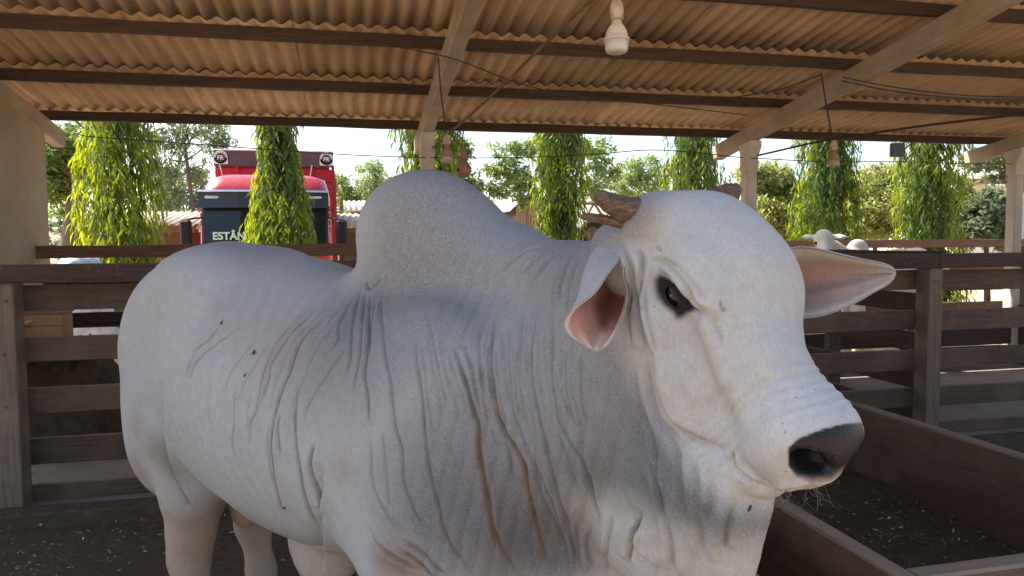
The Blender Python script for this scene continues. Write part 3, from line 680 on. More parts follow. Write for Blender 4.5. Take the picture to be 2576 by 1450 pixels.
# steps in the skin: the side named by the sign (image side of the line) falls back behind the other
STEPS = [
 ([(1612, 660), (1618, 740), (1626, 810), (1642, 880), (1660, 970), (1691, 1051), (1752, 1099), (1836, 1130)], -1, .026, .055),
 ([(812, 1160), (816, 1230), (811, 1320), (817, 1390), (815, 1449)], -1, .013, .06),
 ([(412, 960), (416, 1040), (420, 1115), (431, 1165), (446, 1203), (478, 1263), (525, 1302), (580, 1342)], -1, .030, .07),
 ([(1622, 1290), (1610, 1340), (1616, 1385), (1640, 1410), (1660, 1425)], -1, .030, .05),
 ([(1843, 1133), (1855, 1163), (1874, 1194), (1912, 1217), (1960, 1223), (2000, 1222), (2040, 1214), (2090, 1204), (2135, 1180)], -1, .010, .025),
 ([(1650, 692), (1685, 700), (1716, 730), (1748, 768), (1785, 798)], -1, .010, .030),
]
PAD = [(1984, 1128), (2008, 1104), (2060, 1083), (2100, 1072), (2135, 1066), (2170, 1064), (2180, 1130), (2150, 1163), (2120, 1184), (2080, 1198), (2040, 1204), (2005, 1198), (1985, 1172)]
LIP = [(1985, 1196), (2040, 1205), (2090, 1198), (2145, 1164), (2160, 1175), (2120, 1200), (2080, 1214), (2030, 1222), (1985, 1218)]
EYEP = [(1650, 702), (1664, 692), (1684, 702), (1712, 724), (1736, 752), (1752, 776), (1736, 790), (1716, 802), (1700, 805), (1690, 788), (1672, 772), (1656, 754), (1650, 728)]
def polydist(X, Y, poly):
    """signed distance in pixels, negative inside"""
    best = np.full(len(X), 1e9); ins = np.zeros(len(X), bool); n = len(poly)
    for k in range(n):
        (x0, y0), (x1, y1) = poly[k], poly[(k + 1) % n]; dx, dy = x1 - x0, y1 - y0; t = np.clip(((X - x0) * dx + (Y - y0) * dy) / (dx * dx + dy * dy), 0, 1)
        best = np.minimum(best, np.hypot(X - x0 - t * dx, Y - y0 - t * dy)); c = (y0 > Y) != (y1 > Y); ins ^= c & (X < (x1 - x0) * (Y - y0) / ((y1 - y0) if y1 != y0 else 1e-9) + x0)
    return np.where(ins, -best, best)
def make_bull():
    V, F = bull_field(0.0080).nets()
    # two rounds of relaxation remove the grid's stair steps
    E = np.vstack([F[:, [0, 1]], F[:, [1, 2]], F[:, [2, 3]], F[:, [3, 0]]]); deg = np.bincount(E[:, 0], minlength=len(V)) + np.bincount(E[:, 1], minlength=len(V))
    for lam in (.5, -.52, .5, -.52):
        A = np.zeros_like(V)
        for c in range(3):
            A[:, c] = np.bincount(E[:, 0], V[E[:, 1], c], len(V)) + np.bincount(E[:, 1], V[E[:, 0], c], len(V))
        V = V + lam * (A / deg[:, None] - V)
    me = fast_mesh('tmp', V, F, [], smooth=True); ob = bpy.data.objects.new('tmp', me); COL.objects.link(ob)
    md = ob.modifiers.new('s', 'SUBSURF'); md.levels = 1; md.subdivision_type = 'CATMULL_CLARK'
    dg = bpy.context.evaluated_depsgraph_get(); ev = ob.evaluated_get(dg); m2 = ev.to_mesh()
    nv = len(m2.vertices); P = np.empty(nv * 3, np.float32); m2.vertices.foreach_get('co', P); P = P.reshape(-1, 3).astype(np.float64)
    NR = np.empty(nv * 3, np.float32); m2.vertices.foreach_get('normal', NR); NR = NR.reshape(-1, 3).astype(np.float64)
    nf = len(m2.polygons); Q = np.empty(nf * 4, np.int32); m2.loops.foreach_get('vertex_index', Q); Q = Q.reshape(-1, 4)
    bvh = BVHTree.FromPolygons([tuple(x) for x in V], [tuple(x) for x in F])
    ev.to_mesh_clear(); bpy.data.objects.remove(ob); bpy.data.meshes.remove(me)
    cl = B_INV @ CAMLOC; rot = B_INV.to_3x3()
    def hit(px, py):
        d = rot @ (at(px, py, 1.0) - CAMLOC)
        h = bvh.ray_cast(cl, d.normalized()); return None if h[0] is None else np.array(h[0])
    # vertices bucketed in 4 cm cells, so that a fold only meets the skin near it
    CW = .04; ck = np.floor((P - P.min(0)) / CW).astype(np.int64) + 4; dm = ck.max(0) + 8; key = (ck[:, 0] * dm[1] + ck[:, 1]) * dm[2] + ck[:, 2]; order = np.argsort(key, kind='stable'); skey = key[order]; pmin = P.min(0)
    def near_ix(H, rad):
        c = np.unique(np.floor((H - pmin) / CW).astype(np.int64) + 4, axis=0); k = int(math.ceil(rad / CW)); off = np.array([(a, b, d) for a in range(-k, k + 1) for b in range(-k, k + 1) for d in range(-k, k + 1)])
        q = np.unique((c[:, None, :] + off[None]).reshape(-1, 3), axis=0); kk = (q[:, 0] * dm[1] + q[:, 1]) * dm[2] + q[:, 2]; lo, hi = np.searchsorted(skey, kk), np.searchsorted(skey, kk, 'right')
        return np.concatenate([order[a:b] for a, b in zip(lo, hi) if b > a])
    disp = np.zeros(nv); crease = np.zeros(nv); stain = np.zeros(nv)
    for pts, dep, wid, dirt, brown in FOLDS:
        L = spline(pts, max(12, len(pts) * 6)); H = [hit(x, y) for x, y in L]; H = np.array([h for h in H if h is not None])
        if len(H) < 4: continue
        seg = np.linalg.norm(np.diff(H, axis=0), axis=1); keep = np.concatenate([[True], seg < .08]); H = H[keep]
        if len(H) < 4: continue
        ii = near_ix(H, .06); p = P[ii]
        best = np.full(len(ii), 9.0); tt = np.zeros(len(ii))
        for k in range(len(H) - 1):
            a, b = H[k], H[k + 1]; ab = b - a; t = np.clip(((p - a) @ ab) / max(ab @ ab, 1e-9), 0, 1)
            d = np.linalg.norm(p - a - t[:, None] * ab, axis=1); m = d < best; best[m] = d[m]; tt[m] = (k + t[m]) / (len(H) - 1)
        fade = np.clip(np.minimum(tt, 1 - tt) * 6, 0, 1) ** .7; w_ = wid * .001; A = dep * .001
        g1 = np.exp(-(best / w_) ** 2); g2 = np.exp(-(best / (3.2 * w_)) ** 2)
        disp[ii] += 1.8 * fade * A * (-1.0 * g1 + .80 * g2)
        crease[ii] = np.maximum(crease[ii], dirt * fade * np.exp(-(best / (w_ * .46)) ** 2))  # dark line in the fold: dirt plus the crease's shade, as colour
        if brown: stain[ii] = np.maximum(stain[ii], brown * fade * sm01(tt, .08, .5) * (.5 * np.exp(-(best / .016) ** 2) + .5 * np.exp(-(best / .006) ** 2)))
    # where each point of the skin lies as seen in the photograph
    C_ = np.array((B_INV @ CAMLOC).to_tuple()); D_ = P - C_; AXC = [np.array((rot @ v).to_tuple()) for v in (CR, CU, CF)]
    dep_ = D_ @ AXC[2]; IX = 1288 + FPX * (D_ @ AXC[0]) / dep_; IY = 725 - FPX * (D_ @ AXC[1]) / dep_; facing = (NR * D_).sum(1) < 0
    for pts, sgn, A, rng_ in STEPS:
        L = spline(pts, len(pts) * 7); H = [hit(x, y) for x, y in L]; ok = [i for i, h in enumerate(H) if h is not None]; H = np.array([H[i] for i in ok]); L2 = L[ok]
        ii = near_ix(H, .12); ii = ii[facing[ii]]; p = P[ii]; best = np.full(len(ii), 9.0); sd = np.zeros(len(ii)); tt = np.zeros(len(ii))
        for k in range(len(H) - 1):
            a, b = H[k], H[k + 1]; ab = b - a; t = np.clip(((p - a) @ ab) / max(ab @ ab, 1e-9), 0, 1); d = np.linalg.norm(p - a - t[:, None] * ab, axis=1); m = d < best
            ex, ey = L2[k + 1] - L2[k]; cr = ex * (IY[ii] - L2[k][1]) - ey * (IX[ii] - L2[k][0]); best[m] = d[m]; sd[m] = np.sign(-cr[m]); tt[m] = (k + t[m]) / (len(H) - 1)
        fade = np.clip(np.minimum(tt, 1 - tt) * 5, 0, 1); s1 = sd * best; inn = np.where(s1 * -sgn > 0, 0, 1)
        f = np.exp(-np.maximum(best - .006, 0) / rng_ * 1.6); dn = np.where(sd == sgn, -A * f, .30 * A * np.exp(-(best / (rng_ * .6)) ** 2))
        w2 = np.clip(best / .006, 0, 1); disp[ii] += fade * dn * (.35 + .65 * w2)
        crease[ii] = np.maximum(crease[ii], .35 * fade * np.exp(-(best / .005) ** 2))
    # head-local and neck coordinates
    hp = np.array([B_INV @ POLL], float)[0]; HC = (P - hp) @ HM.T.astype(float)
    hx, hy, hz = HC.T; s_, l_, z_ = P.T
    sm = lambda e0, e1, x: (lambda t: t * t * (3 - 2 * t))(np.clip((x - e0) / (e1 - e0), 0, 1))
    inhead = sm(1.12, .84, np.sqrt(((hx - .26) / .37) ** 2 + (hy / .21) ** 2 + ((hz + .04) / .24) ** 2))
    near = sm(-.05, .08, l_)
    # fine pleats along the neck, bands run down the skin
    nk = sm(.10, .30, s_) * (1 - inhead) * sm(1.62, 1.5, z_) * sm(.55, .75, z_)
    ph = (s_ - .25 * (z_ - 1.1) - .35 * l_) * 2 * np.pi / .042 + 2.4 * vnoise(P, 5, 3)
    disp += nk * .0045 * np.abs(np.sin(ph * .5)) ** .7
    # rib-side skin: soft ripples
    rb = sm(.05, -.1, s_) * sm(-1.0, -.8, s_) * sm(1.55, 1.4, z_)
    ph2 = (s_ + .45 * (z_ - 1.3)) * 2 * np.pi / .055 + 2.5 * vnoise(P, 4, 5)
    disp += rb * .0013 * np.sin(ph2)
    disp += .004 * vnoise(P, 9, 11) * (1 - inhead) + .0016 * vnoise(P, 22, 12)
    # muzzle wrinkles
    mz = sm(HL - .17, HL - .12, hx) * sm(HL - .03, HL - .06, hx)
    disp += mz * inhead * .0012 * np.sin(hx * 2 * np.pi / .018 + 3 * vnoise(P, 25, 7))
    lg = sm(.66, .55, z_) * sm(-.7, -.85, s_)
    disp += lg * .0004 * np.sin(z_ * 2 * np.pi / .036 + 3.5 * vnoise(P, 14, 8))
    P2 = P + NR * disp[:, None]
    # ---- coat colour (pigment and dirt, with crease shade painted in)
    n1, n2, n3 = vnoise(P, 6, 21), vnoise(P, 16, 22), vnoise(P, 3, 23)
    col = np.tile(np.array((.322, .330, .334)), (nv, 1))
    def lay(m, c):
        m = np.clip(m, 0, 1)[:, None]; col[:] = col * (1 - m) + np.array(c) * m
    lay(inhead, (.358, .356, .342))
    grey = np.maximum(sm(.12, .40, s_ + .35 * l_ - .06 + .08 * n1) * sm(.72, 1.0, z_ + .10 * n1), sm(-.30, -.05, s_ + .06 * n1) * sm(1.08, 1.40, z_ + .06 * n1) * .85) * (1 - inhead)
    hump = np.exp(-((s_ - .02) / .20) ** 2) * sm(1.35, 1.5, z_)
    throat = sm(.48, .66, s_) * sm(1.12, .98, z_)
    grey = np.clip(grey * (.62 + .25 * n1) * (1 - throat), 0, 1); lay(np.clip(grey * 1.25, 0, 1), (.112, .115, .122)); lay(hump * (.48 + .15 * n2), (.20, .185, .165))
    lay(throat * .6, (.38, .36, .32))
    lay(sm(.78, .55, z_ + .05 * n1) * .75, (.38, .30, .225)); lay(sm(.9, .7, z_ + .1 * n2) * sm(-.75, -.9, s_) * .75, (.31, .235, .17))
    lay(np.clip(.5 * n3 + .25 * n2 - .15, 0, .45) * (1 - inhead), (.36, .31, .255))
    lay(np.clip(n2 * n1 * .8 - .1, 0, .4) * inhead, (.40, .37, .33))
    for px, py, rr, st in ((345, 1085, .06, .45), (385, 1130, .05, .5), (425, 1175, .05, .6), (350, 1180, .05, .35), (760, 820, .15, .22), (470, 1330, .06, .3), (620, 820, .10, .14), (640, 1310, .07, .35), (690, 900, .11, .3), (560, 770, .06, .25), (860, 1180, .06, .3), (1010, 1425, .06, .8), (960, 1410, .035, .7), (1608, 545, .030, .5), (1640, 560, .05, .15)):
        h = hit(px, py)
        if h is not None: lay(st * np.exp(-(np.linalg.norm(P - h, axis=1) / rr) ** 2 * np.clip(1 + .6 * n2, .45, 2)), (.20, .135, .085))
    lay(.7 * np.exp(-(np.linalg.norm(P - np.array((-.90, 0, .64)), axis=1) / .09) ** 2), (.30, .15, .10))
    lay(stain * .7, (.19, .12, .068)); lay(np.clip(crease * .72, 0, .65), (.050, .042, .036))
    # dark skin round the eye
    for sy in (-1, 1):
        ec = np.array((.205, sy * .118, .004)); d = HC - ec
        if sy > 0:
            h0, h1, h2 = hit(1694, 750), hit(1660, 712), hit(1738, 786)
            if h0 is not None:
                ax = (h2 - h1) / np.linalg.norm(h2 - h1); dd = P - h0; al = dd @ ax; pe = np.linalg.norm(dd - al[:, None] * ax, axis=1)
                d2 = np.sqrt((al / .060) ** 2 + (pe / .028) ** 2)
            else: d2 = np.linalg.norm(d, axis=1) / .04
        else: d2 = np.linalg.norm(d, axis=1) / .04
        if sy > 0: lay(np.where(facing, sm(12, -9, polydist(IX, IY, EYEP) + 6 * n2 + 6 * vnoise(P, 70, 41)), 0), (.009, .007, .007))
        else: lay(sm(1.25, .72, d2 + .16 * n2), (.022, .018, .018))
    # nose pad: dark leather, pink lip edge, pale chin
    nose = np.where(facing & (hx > HL - .09), sm(4, -4, polydist(IX, IY, PAD) + 4 * n2), np.where(hy < .0, sm(HL - .02, HL - .01, hx) * sm(-.054, -.042, hz), 0))
    lip = np.where(facing & (hx > HL - .09), sm(6, -4, polydist(IX, IY, LIP) + 5 * n2), 0)
    lay(np.clip(nose * 1.2, 0, 1), (.008, .0075, .010)); lay(np.clip(lip * inhead, 0, 1) * .6, (.33, .235, .205))
    for sy in (-1, 1):
        nd = np.linalg.norm((HC - np.array((HL + .0, sy * .040, -.012))) / np.array((.04, .030, .022)), axis=1)
        lay(sm(1.15, .85, nd), (.004, .004, .004))
    hoof = sm(.075, .06, z_); lay(hoof, (.06, .05, .045))
    spk = np.clip(.16 + .62 * grey + .40 * hump, 0, 1) * (1 - np.clip(nose * 1.2, 0, 1)); dark = np.clip(nose * 1.2, 0, 1); muz = sm(HL - .14, HL - .08, hx) * (1 - dark) * inhead
    lay(muz * .55, (.385, .405, .42))
    # ---- ears, joined to the same skin
    def ear(rows, nu, nv_, thick, side):
        G = np.array([[tb(at(*p)) for p in r] for r in rows]); A = np.array([spline(r, nv_) for r in G]); A = np.array([spline(A[:, j], nu) for j in range(nv_)]).transpose(1, 0, 2)
        du = np.gradient(A, axis=0); dv = np.gradient(A, axis=1); nn = np.cross(du, dv); nn /= np.linalg.norm(nn, axis=2, keepdims=True) + 1e-9
        cdir = np.array((B_INV @ CAMLOC).to_tuple()) - A[nu // 2, nv_ // 2]
        if (nn[nu // 2, nv_ // 2] @ cdir) < 0: nn = -nn; flip = True
        else: flip = False
        u = np.linspace(0, 1, nu)[:, None]; v = np.linspace(0, 1, nv_)[None, :]
        edge = np.minimum(np.minimum(v, 1 - v) * 6, 1) * np.minimum((1 - u) * 8, 1); tk = thick * (.35 + .65 * np.sqrt(np.clip(edge, 0, 1)))
        ridge = .0025 * np.sin(v * 2 * np.pi * 3.2 + 1.5 * u) * edge
        inn = A + nn * (ridge + tk / 2)[..., None]; outr = A - nn * (tk / 2)[..., None]
        VV = np.concatenate([inn.reshape(-1, 3), outr.reshape(-1, 3)]); FF = []; o = nu * nv_
        for i in range(nu - 1):
            for j in range(nv_ - 1):
                a = i * nv_ + j; FF.append((a, a + 1, a + nv_ + 1, a + nv_)); FF.append((a + o, a + nv_ + o, a + nv_ + 1 + o, a + 1 + o))
        rim = [i * nv_ for i in range(nu)] + [(nu - 1) * nv_ + j for j in range(1, nv_)] + [i * nv_ + nv_ - 1 for i in range(nu - 2, -1, -1)]
        for a, b in zip(rim[:-1], rim[1:]): FF.append((a, a + o, b + o, b))
        FF = np.array(FF);  FF = FF if flip else FF[:, ::-1]
        uu = np.repeat(u, nv_, 1).ravel(); vv = np.repeat(v, nu, 0).ravel(); ed = np.broadcast_to(edge, (nu, nv_)).ravel()
        nz = vnoise(VV, 40, 31); pink = np.tile(np.array((.36, .18, .135) if side > 0 else (.30, .205, .172)), (o, 1)); rimc = np.array((.42, .35, .30)); dk = np.array((.15, .05, .03))
        m1 = (1 - sm(.2, 1., ed))[:, None]; c_in = pink * (1 - m1) + rimc * m1
        if side > 0:
            m2_ = (sm(.80, .45, uu) * np.exp(-((vv - .74) / .20) ** 2))[:, None] * .95; c_in = c_in * (1 - m2_) + dk * m2_
            m3 = sm(.62, .95, uu)[:, None] * .6; c_in = c_in * (1 - m3) + np.array((.43, .345, .30)) * m3
            m5 = (sm(.30, .12, uu))[:, None] * .8; c_in = c_in * (1 - m5) + np.array((.50, .40, .28)) * m5
        else:
            m2_ = (sm(.9, .0, uu) * np.exp(-((vv - .35) / .22) ** 2))[:, None] * .55; c_in = c_in * (1 - m2_) + np.array((.40, .19, .13)) * m2_
            m4 = (sm(.5, .1, uu) * np.exp(-((vv - .80) / .10) ** 2))[:, None] * .7; c_in = c_in * (1 - m4) + np.array((.16, .13, .13)) * m4
            m3 = (np.clip(sm(.45, .95, uu) + sm(.28, .05, vv) + .6 * sm(.72, .95, vv), 0, 1))[:, None] * .8; c_in = c_in * (1 - m3) + np.array((.36, .325, .29)) * m3
        if side > 0:
            Dv = VV[:o] - C_; dp = Dv @ AXC[2]; ix = 1288 + FPX * (Dv @ AXC[0]) / dp; iy = 725 - FPX * (Dv @ AXC[1]) / dp
            for poly, cc_, s0 in (([(1505, 700), (1560, 688), (1578, 722), (1560, 748), (1525, 738)], (.28, .215, .14), 10), ([(1492, 760), (1528, 722), (1556, 738), (1552, 790), (1524, 835), (1506, 812), (1498, 785)], (.16, .05, .032), 12)):
                mm = (sm(s0, -s0, polydist(ix, iy, poly) + 5 * nz[:o]))[:, None] * .92; c_in = c_in * (1 - mm) + np.array(cc_) * mm
        c_in = c_in * (1 + .10 * nz[:o, None]); c_out = np.tile(np.array((.27, .27, .28)), (o, 1)) * (1 + .06 * nz[o:, None])
        return VV, FF, np.concatenate([c_in, c_out])
    e1 = ear([[(1560, 618, 1.46), (1518, 608, 1.50), (1550, 596, 1.56), (1590, 610, 1.53), (1572, 618, 1.47)],
              [(1556, 655, 1.425), (1488, 648, 1.47), (1530, 645, 1.55), (1592, 655, 1.50), (1573, 658, 1.43)],
              [(1536, 680, 1.40), (1470, 692, 1.45), (1520, 695, 1.54), (1586, 705, 1.485), (1568, 690, 1.42)],
              [(1496, 738, 1.385), (1458, 745, 1.42), (1515, 750, 1.51), (1570, 755, 1.47), (1578, 742, 1.43)],
              [(1440, 780, 1.385), (1447, 790, 1.40), (1507, 795, 1.46), (1550, 805, 1.44), (1566, 800, 1.42)],
              [(1419, 815, 1.39), (1452, 828, 1.40), (1492, 835, 1.43), (1530, 842, 1.42), (1550, 838, 1.405)],
              [(1434, 846, 1.39), (1466, 858, 1.40), (1490, 866, 1.412), (1512, 872, 1.408), (1530, 868, 1.40)],
              [(1475, 874, 1.395), (1486, 880, 1.40), (1497, 884, 1.402), (1504, 884, 1.401), (1512, 880, 1.40)]], 50, 46, .007, 1)
    e2 = ear([[(1890, 672, 1.500), (1885, 695, 1.525), (1890, 725, 1.525), (1900, 755, 1.500)],
              [(1945, 640, 1.500), (1942, 690, 1.555), (1945, 740, 1.550), (1955, 782, 1.505)],
              [(2000, 622, 1.500), (2000, 690, 1.570), (2000, 750, 1.560), (2003, 799, 1.510)],
              [(2050, 624, 1.495), (2050, 685, 1.555), (2050, 745, 1.545), (2050, 798, 1.505)],
              [(2105, 637, 1.485), (2100, 682, 1.535), (2098, 735, 1.525), (2095, 787, 1.495)],
              [(2165, 651, 1.475), (2160, 685, 1.510), (2155, 722, 1.505), (2148, 765, 1.485)],
              [(2215, 661, 1.455), (2212, 685, 1.475), (2208, 707, 1.475), (2200, 735, 1.465)],
              [(2243, 671, 1.445), (2244, 685, 1.450), (2240, 700, 1.450), (2234, 716, 1.450)],
              [(2251, 683, 1.440), (2252, 689, 1.440), (2250, 695, 1.440), (2247, 701, 1.440)]], 46, 36, .008, -1)
    for VV, FF, cc in (e1, e2):
        Q = np.vstack([Q, FF + len(P2)]); P2 = np.vstack([P2, VV]); col = np.vstack([col, cc])
        spk = np.concatenate([spk, np.full(len(VV), .15)]); dark = np.concatenate([dark, np.zeros(len(VV))]); muz = np.concatenate([muz, np.zeros(len(VV))])
    rgba = np.concatenate([np.clip(col, 0, 1), np.ones((len(col), 1))], 1)
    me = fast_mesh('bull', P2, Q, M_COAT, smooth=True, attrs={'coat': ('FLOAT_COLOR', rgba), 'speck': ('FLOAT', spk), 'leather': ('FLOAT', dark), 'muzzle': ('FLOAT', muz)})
    return me, hit
def mat_coat():
    g = N('short_white_coat'); c = g.coord('Object'); a = g.n('Attribute', attribute_name='coat'); sp = g.n('Attribute', attribute_name='speck'); le = g.n('Attribute', attribute_name='leather')
    n1 = g.noise(c, 260, 3, 0.7); n2 = g.noise(c, 40, 4, 0.6); n3 = g.noise(g.coord('Object', (1, 1, .30)), 190, 3, 0.65)
    f = g.math('MULTIPLY', g.math('SUBTRACT', n1, 0.5), g.math('MULTIPLY', sp.outputs['Fac'], 2.6))
    f2 = g.math('MULTIPLY', g.math('SUBTRACT', n2, 0.5), 0.28)
    f3 = g.math('MULTIPLY', g.math('SUBTRACT', n3, 0.5), 0.34)
    v = g.math('ADD', 1.0, g.math('ADD', f3, g.math('ADD', f, f2)))
    hs = g.n('HueSaturation'); g.put(hs.inputs['Color'], a.outputs['Color']); g.put(hs.inputs['Value'], v)
    mz = g.n('Attribute', attribute_name='muzzle'); vd = g.n('TexVoronoi'); g.put(vd.inputs['Vector'], c); vd.inputs['Scale'].default_value = 62
    dots = g.math('MULTIPLY', mz.outputs['Fac'], g.ramp(vd.outputs['Distance'], [(.065, .7), (.11, 0.0)]))
    hs_o = g.mix(dots, hs.outputs[0], (.03, .03, .035, 1))
    hb_ = g.bump(n3, 0.5, 0.0022); hb2 = g.bump(n1, 0.20, 0.002, hb_)
    vo = g.n('TexVoronoi'); g.put(vo.inputs['Vector'], c); vo.inputs['Scale'].default_value = 190
    hl = g.bump(vo.outputs['Distance'], 0.30, 0.002)
    nm = g.n('Mix'); nm.data_type = 'VECTOR'; g.put(nm.inputs[0], le.outputs['Fac']); g.put(nm.inputs[4], hb2); g.put(nm.inputs[5], hl)
    ro = g.math('SUBTRACT', 0.78, g.math('MULTIPLY', le.outputs['Fac'], 0.36))
    b = g.bsdf(hs_o, ro, nm.outputs[1], 0.25); b.inputs['Sheen Weight'].default_value = 0.06
    return g.done()
M_COAT = mat_coat()
bull_me, bull_hit = make_bull()
bull = tag(empty('bull', B_ORG, 0), 'large white humped bull standing side-on with lowered head at the camera', 'bull')
o = link_mesh('body', bull_me); o.matrix_world = B_MAT; kid(o, bull)
# horns
def mat_horn():
    g = N('rough_horn'); c = g.coord('Object'); n1 = g.noise(g.coord('Object', (45, 45, 130)), 1.0, 6, .75, .3); n2 = g.noise(c, 180, 4, .6)
    col = g.ramp(n1, [(.3, (.030, .018, .011)), (.5, (.11, .068, .042)), (.72, (.25, .17, .10))])
    g.bsdf(col, .7, g.bump(g.math('ADD', n1, n2), .6, .004), .3); return g.done()
M_HORN = mat_horn()
def horn(pts, rad, flat=1.0):
    L = spline([at(*p) for p in pts], 18); rr = np.interp(np.linspace(0, 1, 18), np.linspace(0, 1, len(rad)), rad)
    m = MB(); m.smooth = True; m.tube([Vector(p) for p in L], [float(r) * (1 + .05 * math.sin(i * 2.3)) for i, r in enumerate(rr)], 14)
    return kid(m.build('horn', M_HORN), bull)
horn([(1650, 545, 1.50), (1605, 535, 1.455), (1568, 526, 1.43), (1535, 511, 1.412), (1512, 497, 1.405), (1503, 490, 1.403), (1499, 486, 1.402)], [.034, .030, .0255, .020, .0155, .012, .003])
h2 = horn([(1610, 580, 1.46), (1570, 566, 1.44), (1520, 553, 1.43), (1475, 546, 1.425), (1457, 546, 1.424)], [.008, .009, .0095, .008, .002]); h2.name = 'horn_splinter'
horn([(1795, 512, 1.53), (1830, 491, 1.55), (1849, 482, 1.56), (1857, 487, 1.565)], [.03, .024, .017, .008])
# eyes with dark lids
g = N('dark_eye'); g.bsdf((.004, .003, .0025), .06, None, .5); M_EYE = g.done()
g = N('eyelid_skin'); nz = g.noise(g.coord('Object'), 300, 3); g.bsdf((.008, .006, .006), .5, g.bump(nz, .4, .002), .3); M_LID = g.done()
def lune(r, v0, v1, e1, e2, e3, nu=20, nv_=8):
    V = []
    for i in range(nv_ + 1):
        v = v0 + (v1 - v0) * i / nv_
        for k in range(nu + 1):
            u = math.pi * k / nu; V.append(e1 * (-r * math.cos(u)) * 1.12 + (e3 * math.cos(v) + e2 * math.sin(v)) * (r * math.sin(u)))
    return MB().add(V, [(i * (nu + 1) + k, i * (nu + 1) + k + 1, (i + 1) * (nu + 1) + k + 1, (i + 1) * (nu + 1) + k) for i in range(nv_) for k in range(nu)])
for sy in (1, -1):
    m = MB(); m.smooth = True; m.lathe((0, 0, 0), [(.0205 * math.sin(t), -.0205 * math.cos(t)) for t in np.linspace(.05, math.pi - .05, 14)], 20, axis=H_Y)
    e = m.build('eye', M_EYE)
    if sy > 0:
        h = B_MAT @ Vector(bull_hit(1694, 746)); dv = (h - CAMLOC).normalized(); nrm_ = (H_Y * .8 - dv * .45).normalized(); e.location = h - nrm_ * .0135
        e1 = (CR * 1.0 - CU * .95); e1 = (e1 - nrm_ * e1.dot(nrm_)).normalized(); e2 = nrm_.cross(e1); e2 = e2 if e2.dot(CU) > 0 else -e2
        for v0, v1 in ((R(11), R(105)), (R(-24), R(-105))):
            m = lune(.0232, v0, v1, e1, e2, nrm_); m.sm = [True] * len(m.f); m.build('eyelid', M_LID, e)
    else: e.location = hw(.212, -.105, .002)
    kid(e, bull)
# ------------------------------------------------------------------ vegetation
def mat_leaf(name, c1, c2, trans, tw=0.45, rough=0.45, spec=0.4):
    g = N(name); a = g.n('Attribute', attribute_name='leaf'); nz = g.noise(g.coord('Object'), 1.3, 3)
    f = g.math('ADD', g.math('MULTIPLY', a.outputs['Fac'], 0.8), g.math('MULTIPLY', g.math('SUBTRACT', nz, .5), .8))
    col = g.ramp(f, [(0.05, c1), (0.95, c2)]); t2 = tuple(min(1, x * 1.35) for x in trans)
    tc = g.ramp(f, [(0.05, tuple(x * .7 for x in trans)), (0.95, t2)])
    b = g.bsdf(col, rough, None, spec); tr = g.n('BsdfTranslucent'); g.put(tr.inputs[0], tc)
    mx = g.n('MixShader'); mx.inputs[0].default_value = tw; g.t.links.new(b.outputs[0], mx.inputs[1]); g.t.links.new(tr.outputs[0], mx.inputs[2])
    g.t.links.new(mx.outputs[0], g.out.inputs[0]); return g.done()
M_ASHOKA = mat_leaf('weeping_leaf', (.014, .044, .010), (.066, .140, .020), (.50, .58, .015), .42, .35, .5)
M_LEAF_G = mat_leaf('green_leaf', (.07, .13, .03), (.16, .24, .06), (.32, .42, .08), .45, .5)
M_LEAF_O = mat_leaf('olive_leaf', (.15, .16, .05), (.30, .31, .10), (.50, .54, .14), .5, .5)
M_LEAF_E = mat_leaf('grey_green_leaf', (.07, .10, .055), (.16, .19, .10), (.26, .32, .13), .42, .5)
M_LEAF_P = mat_leaf('pale_leaf', (.12, .19, .06), (.24, .32, .11), (.40, .50, .14), .45, .5)
M_LEAF_B = mat_leaf('broad_bright_leaf', (.05, .12, .02), (.10, .20, .03), (.22, .36, .04), .45, .35)
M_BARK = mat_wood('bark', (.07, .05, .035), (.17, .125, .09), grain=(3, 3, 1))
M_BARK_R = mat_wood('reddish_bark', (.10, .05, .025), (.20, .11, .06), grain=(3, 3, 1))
def leaf_mesh(name, P, D, Nn, L, W, mat, rng, bend=0.25):
    """one bent pointed leaf (2 quads) per row: base P, direction D, facing Nn"""
    n = len(P); D = D / (np.linalg.norm(D, axis=1, keepdims=True) + 1e-9); S = np.cross(D, Nn); S /= np.linalg.norm(S, axis=1, keepdims=True) + 1e-9
    U = np.cross(S, D); L = np.broadcast_to(np.asarray(L, float), (n,))[:, None]; W = np.broadcast_to(np.asarray(W, float), (n,))[:, None]
    a = P; b = P + D * L * .4 + S * W * .5 + U * L * .06; c = P + D * L * .4 - S * W * .5 + U * L * .06; m = P + D * L * .45 + U * L * .02; t = P + D * L - U * L * bend * .5
    V = np.stack([a, b, m, c, t], 1).reshape(-1, 3); i = np.arange(n)[:, None] * 5
    F = np.concatenate([i + np.array([[0, 3, 2, 1]]) * 1], 0); F = np.concatenate([np.concatenate([i + 0, i + 2, i + 1], 1), np.concatenate([i + 1, i + 2, i + 4], 1), np.concatenate([i + 0, i + 3, i + 2], 1), np.concatenate([i + 3, i + 4, i + 2], 1)])
    return fast_mesh(name, V, F, mat, False, {'leaf': ('FLOAT', np.repeat(rng.random(n), 5))})
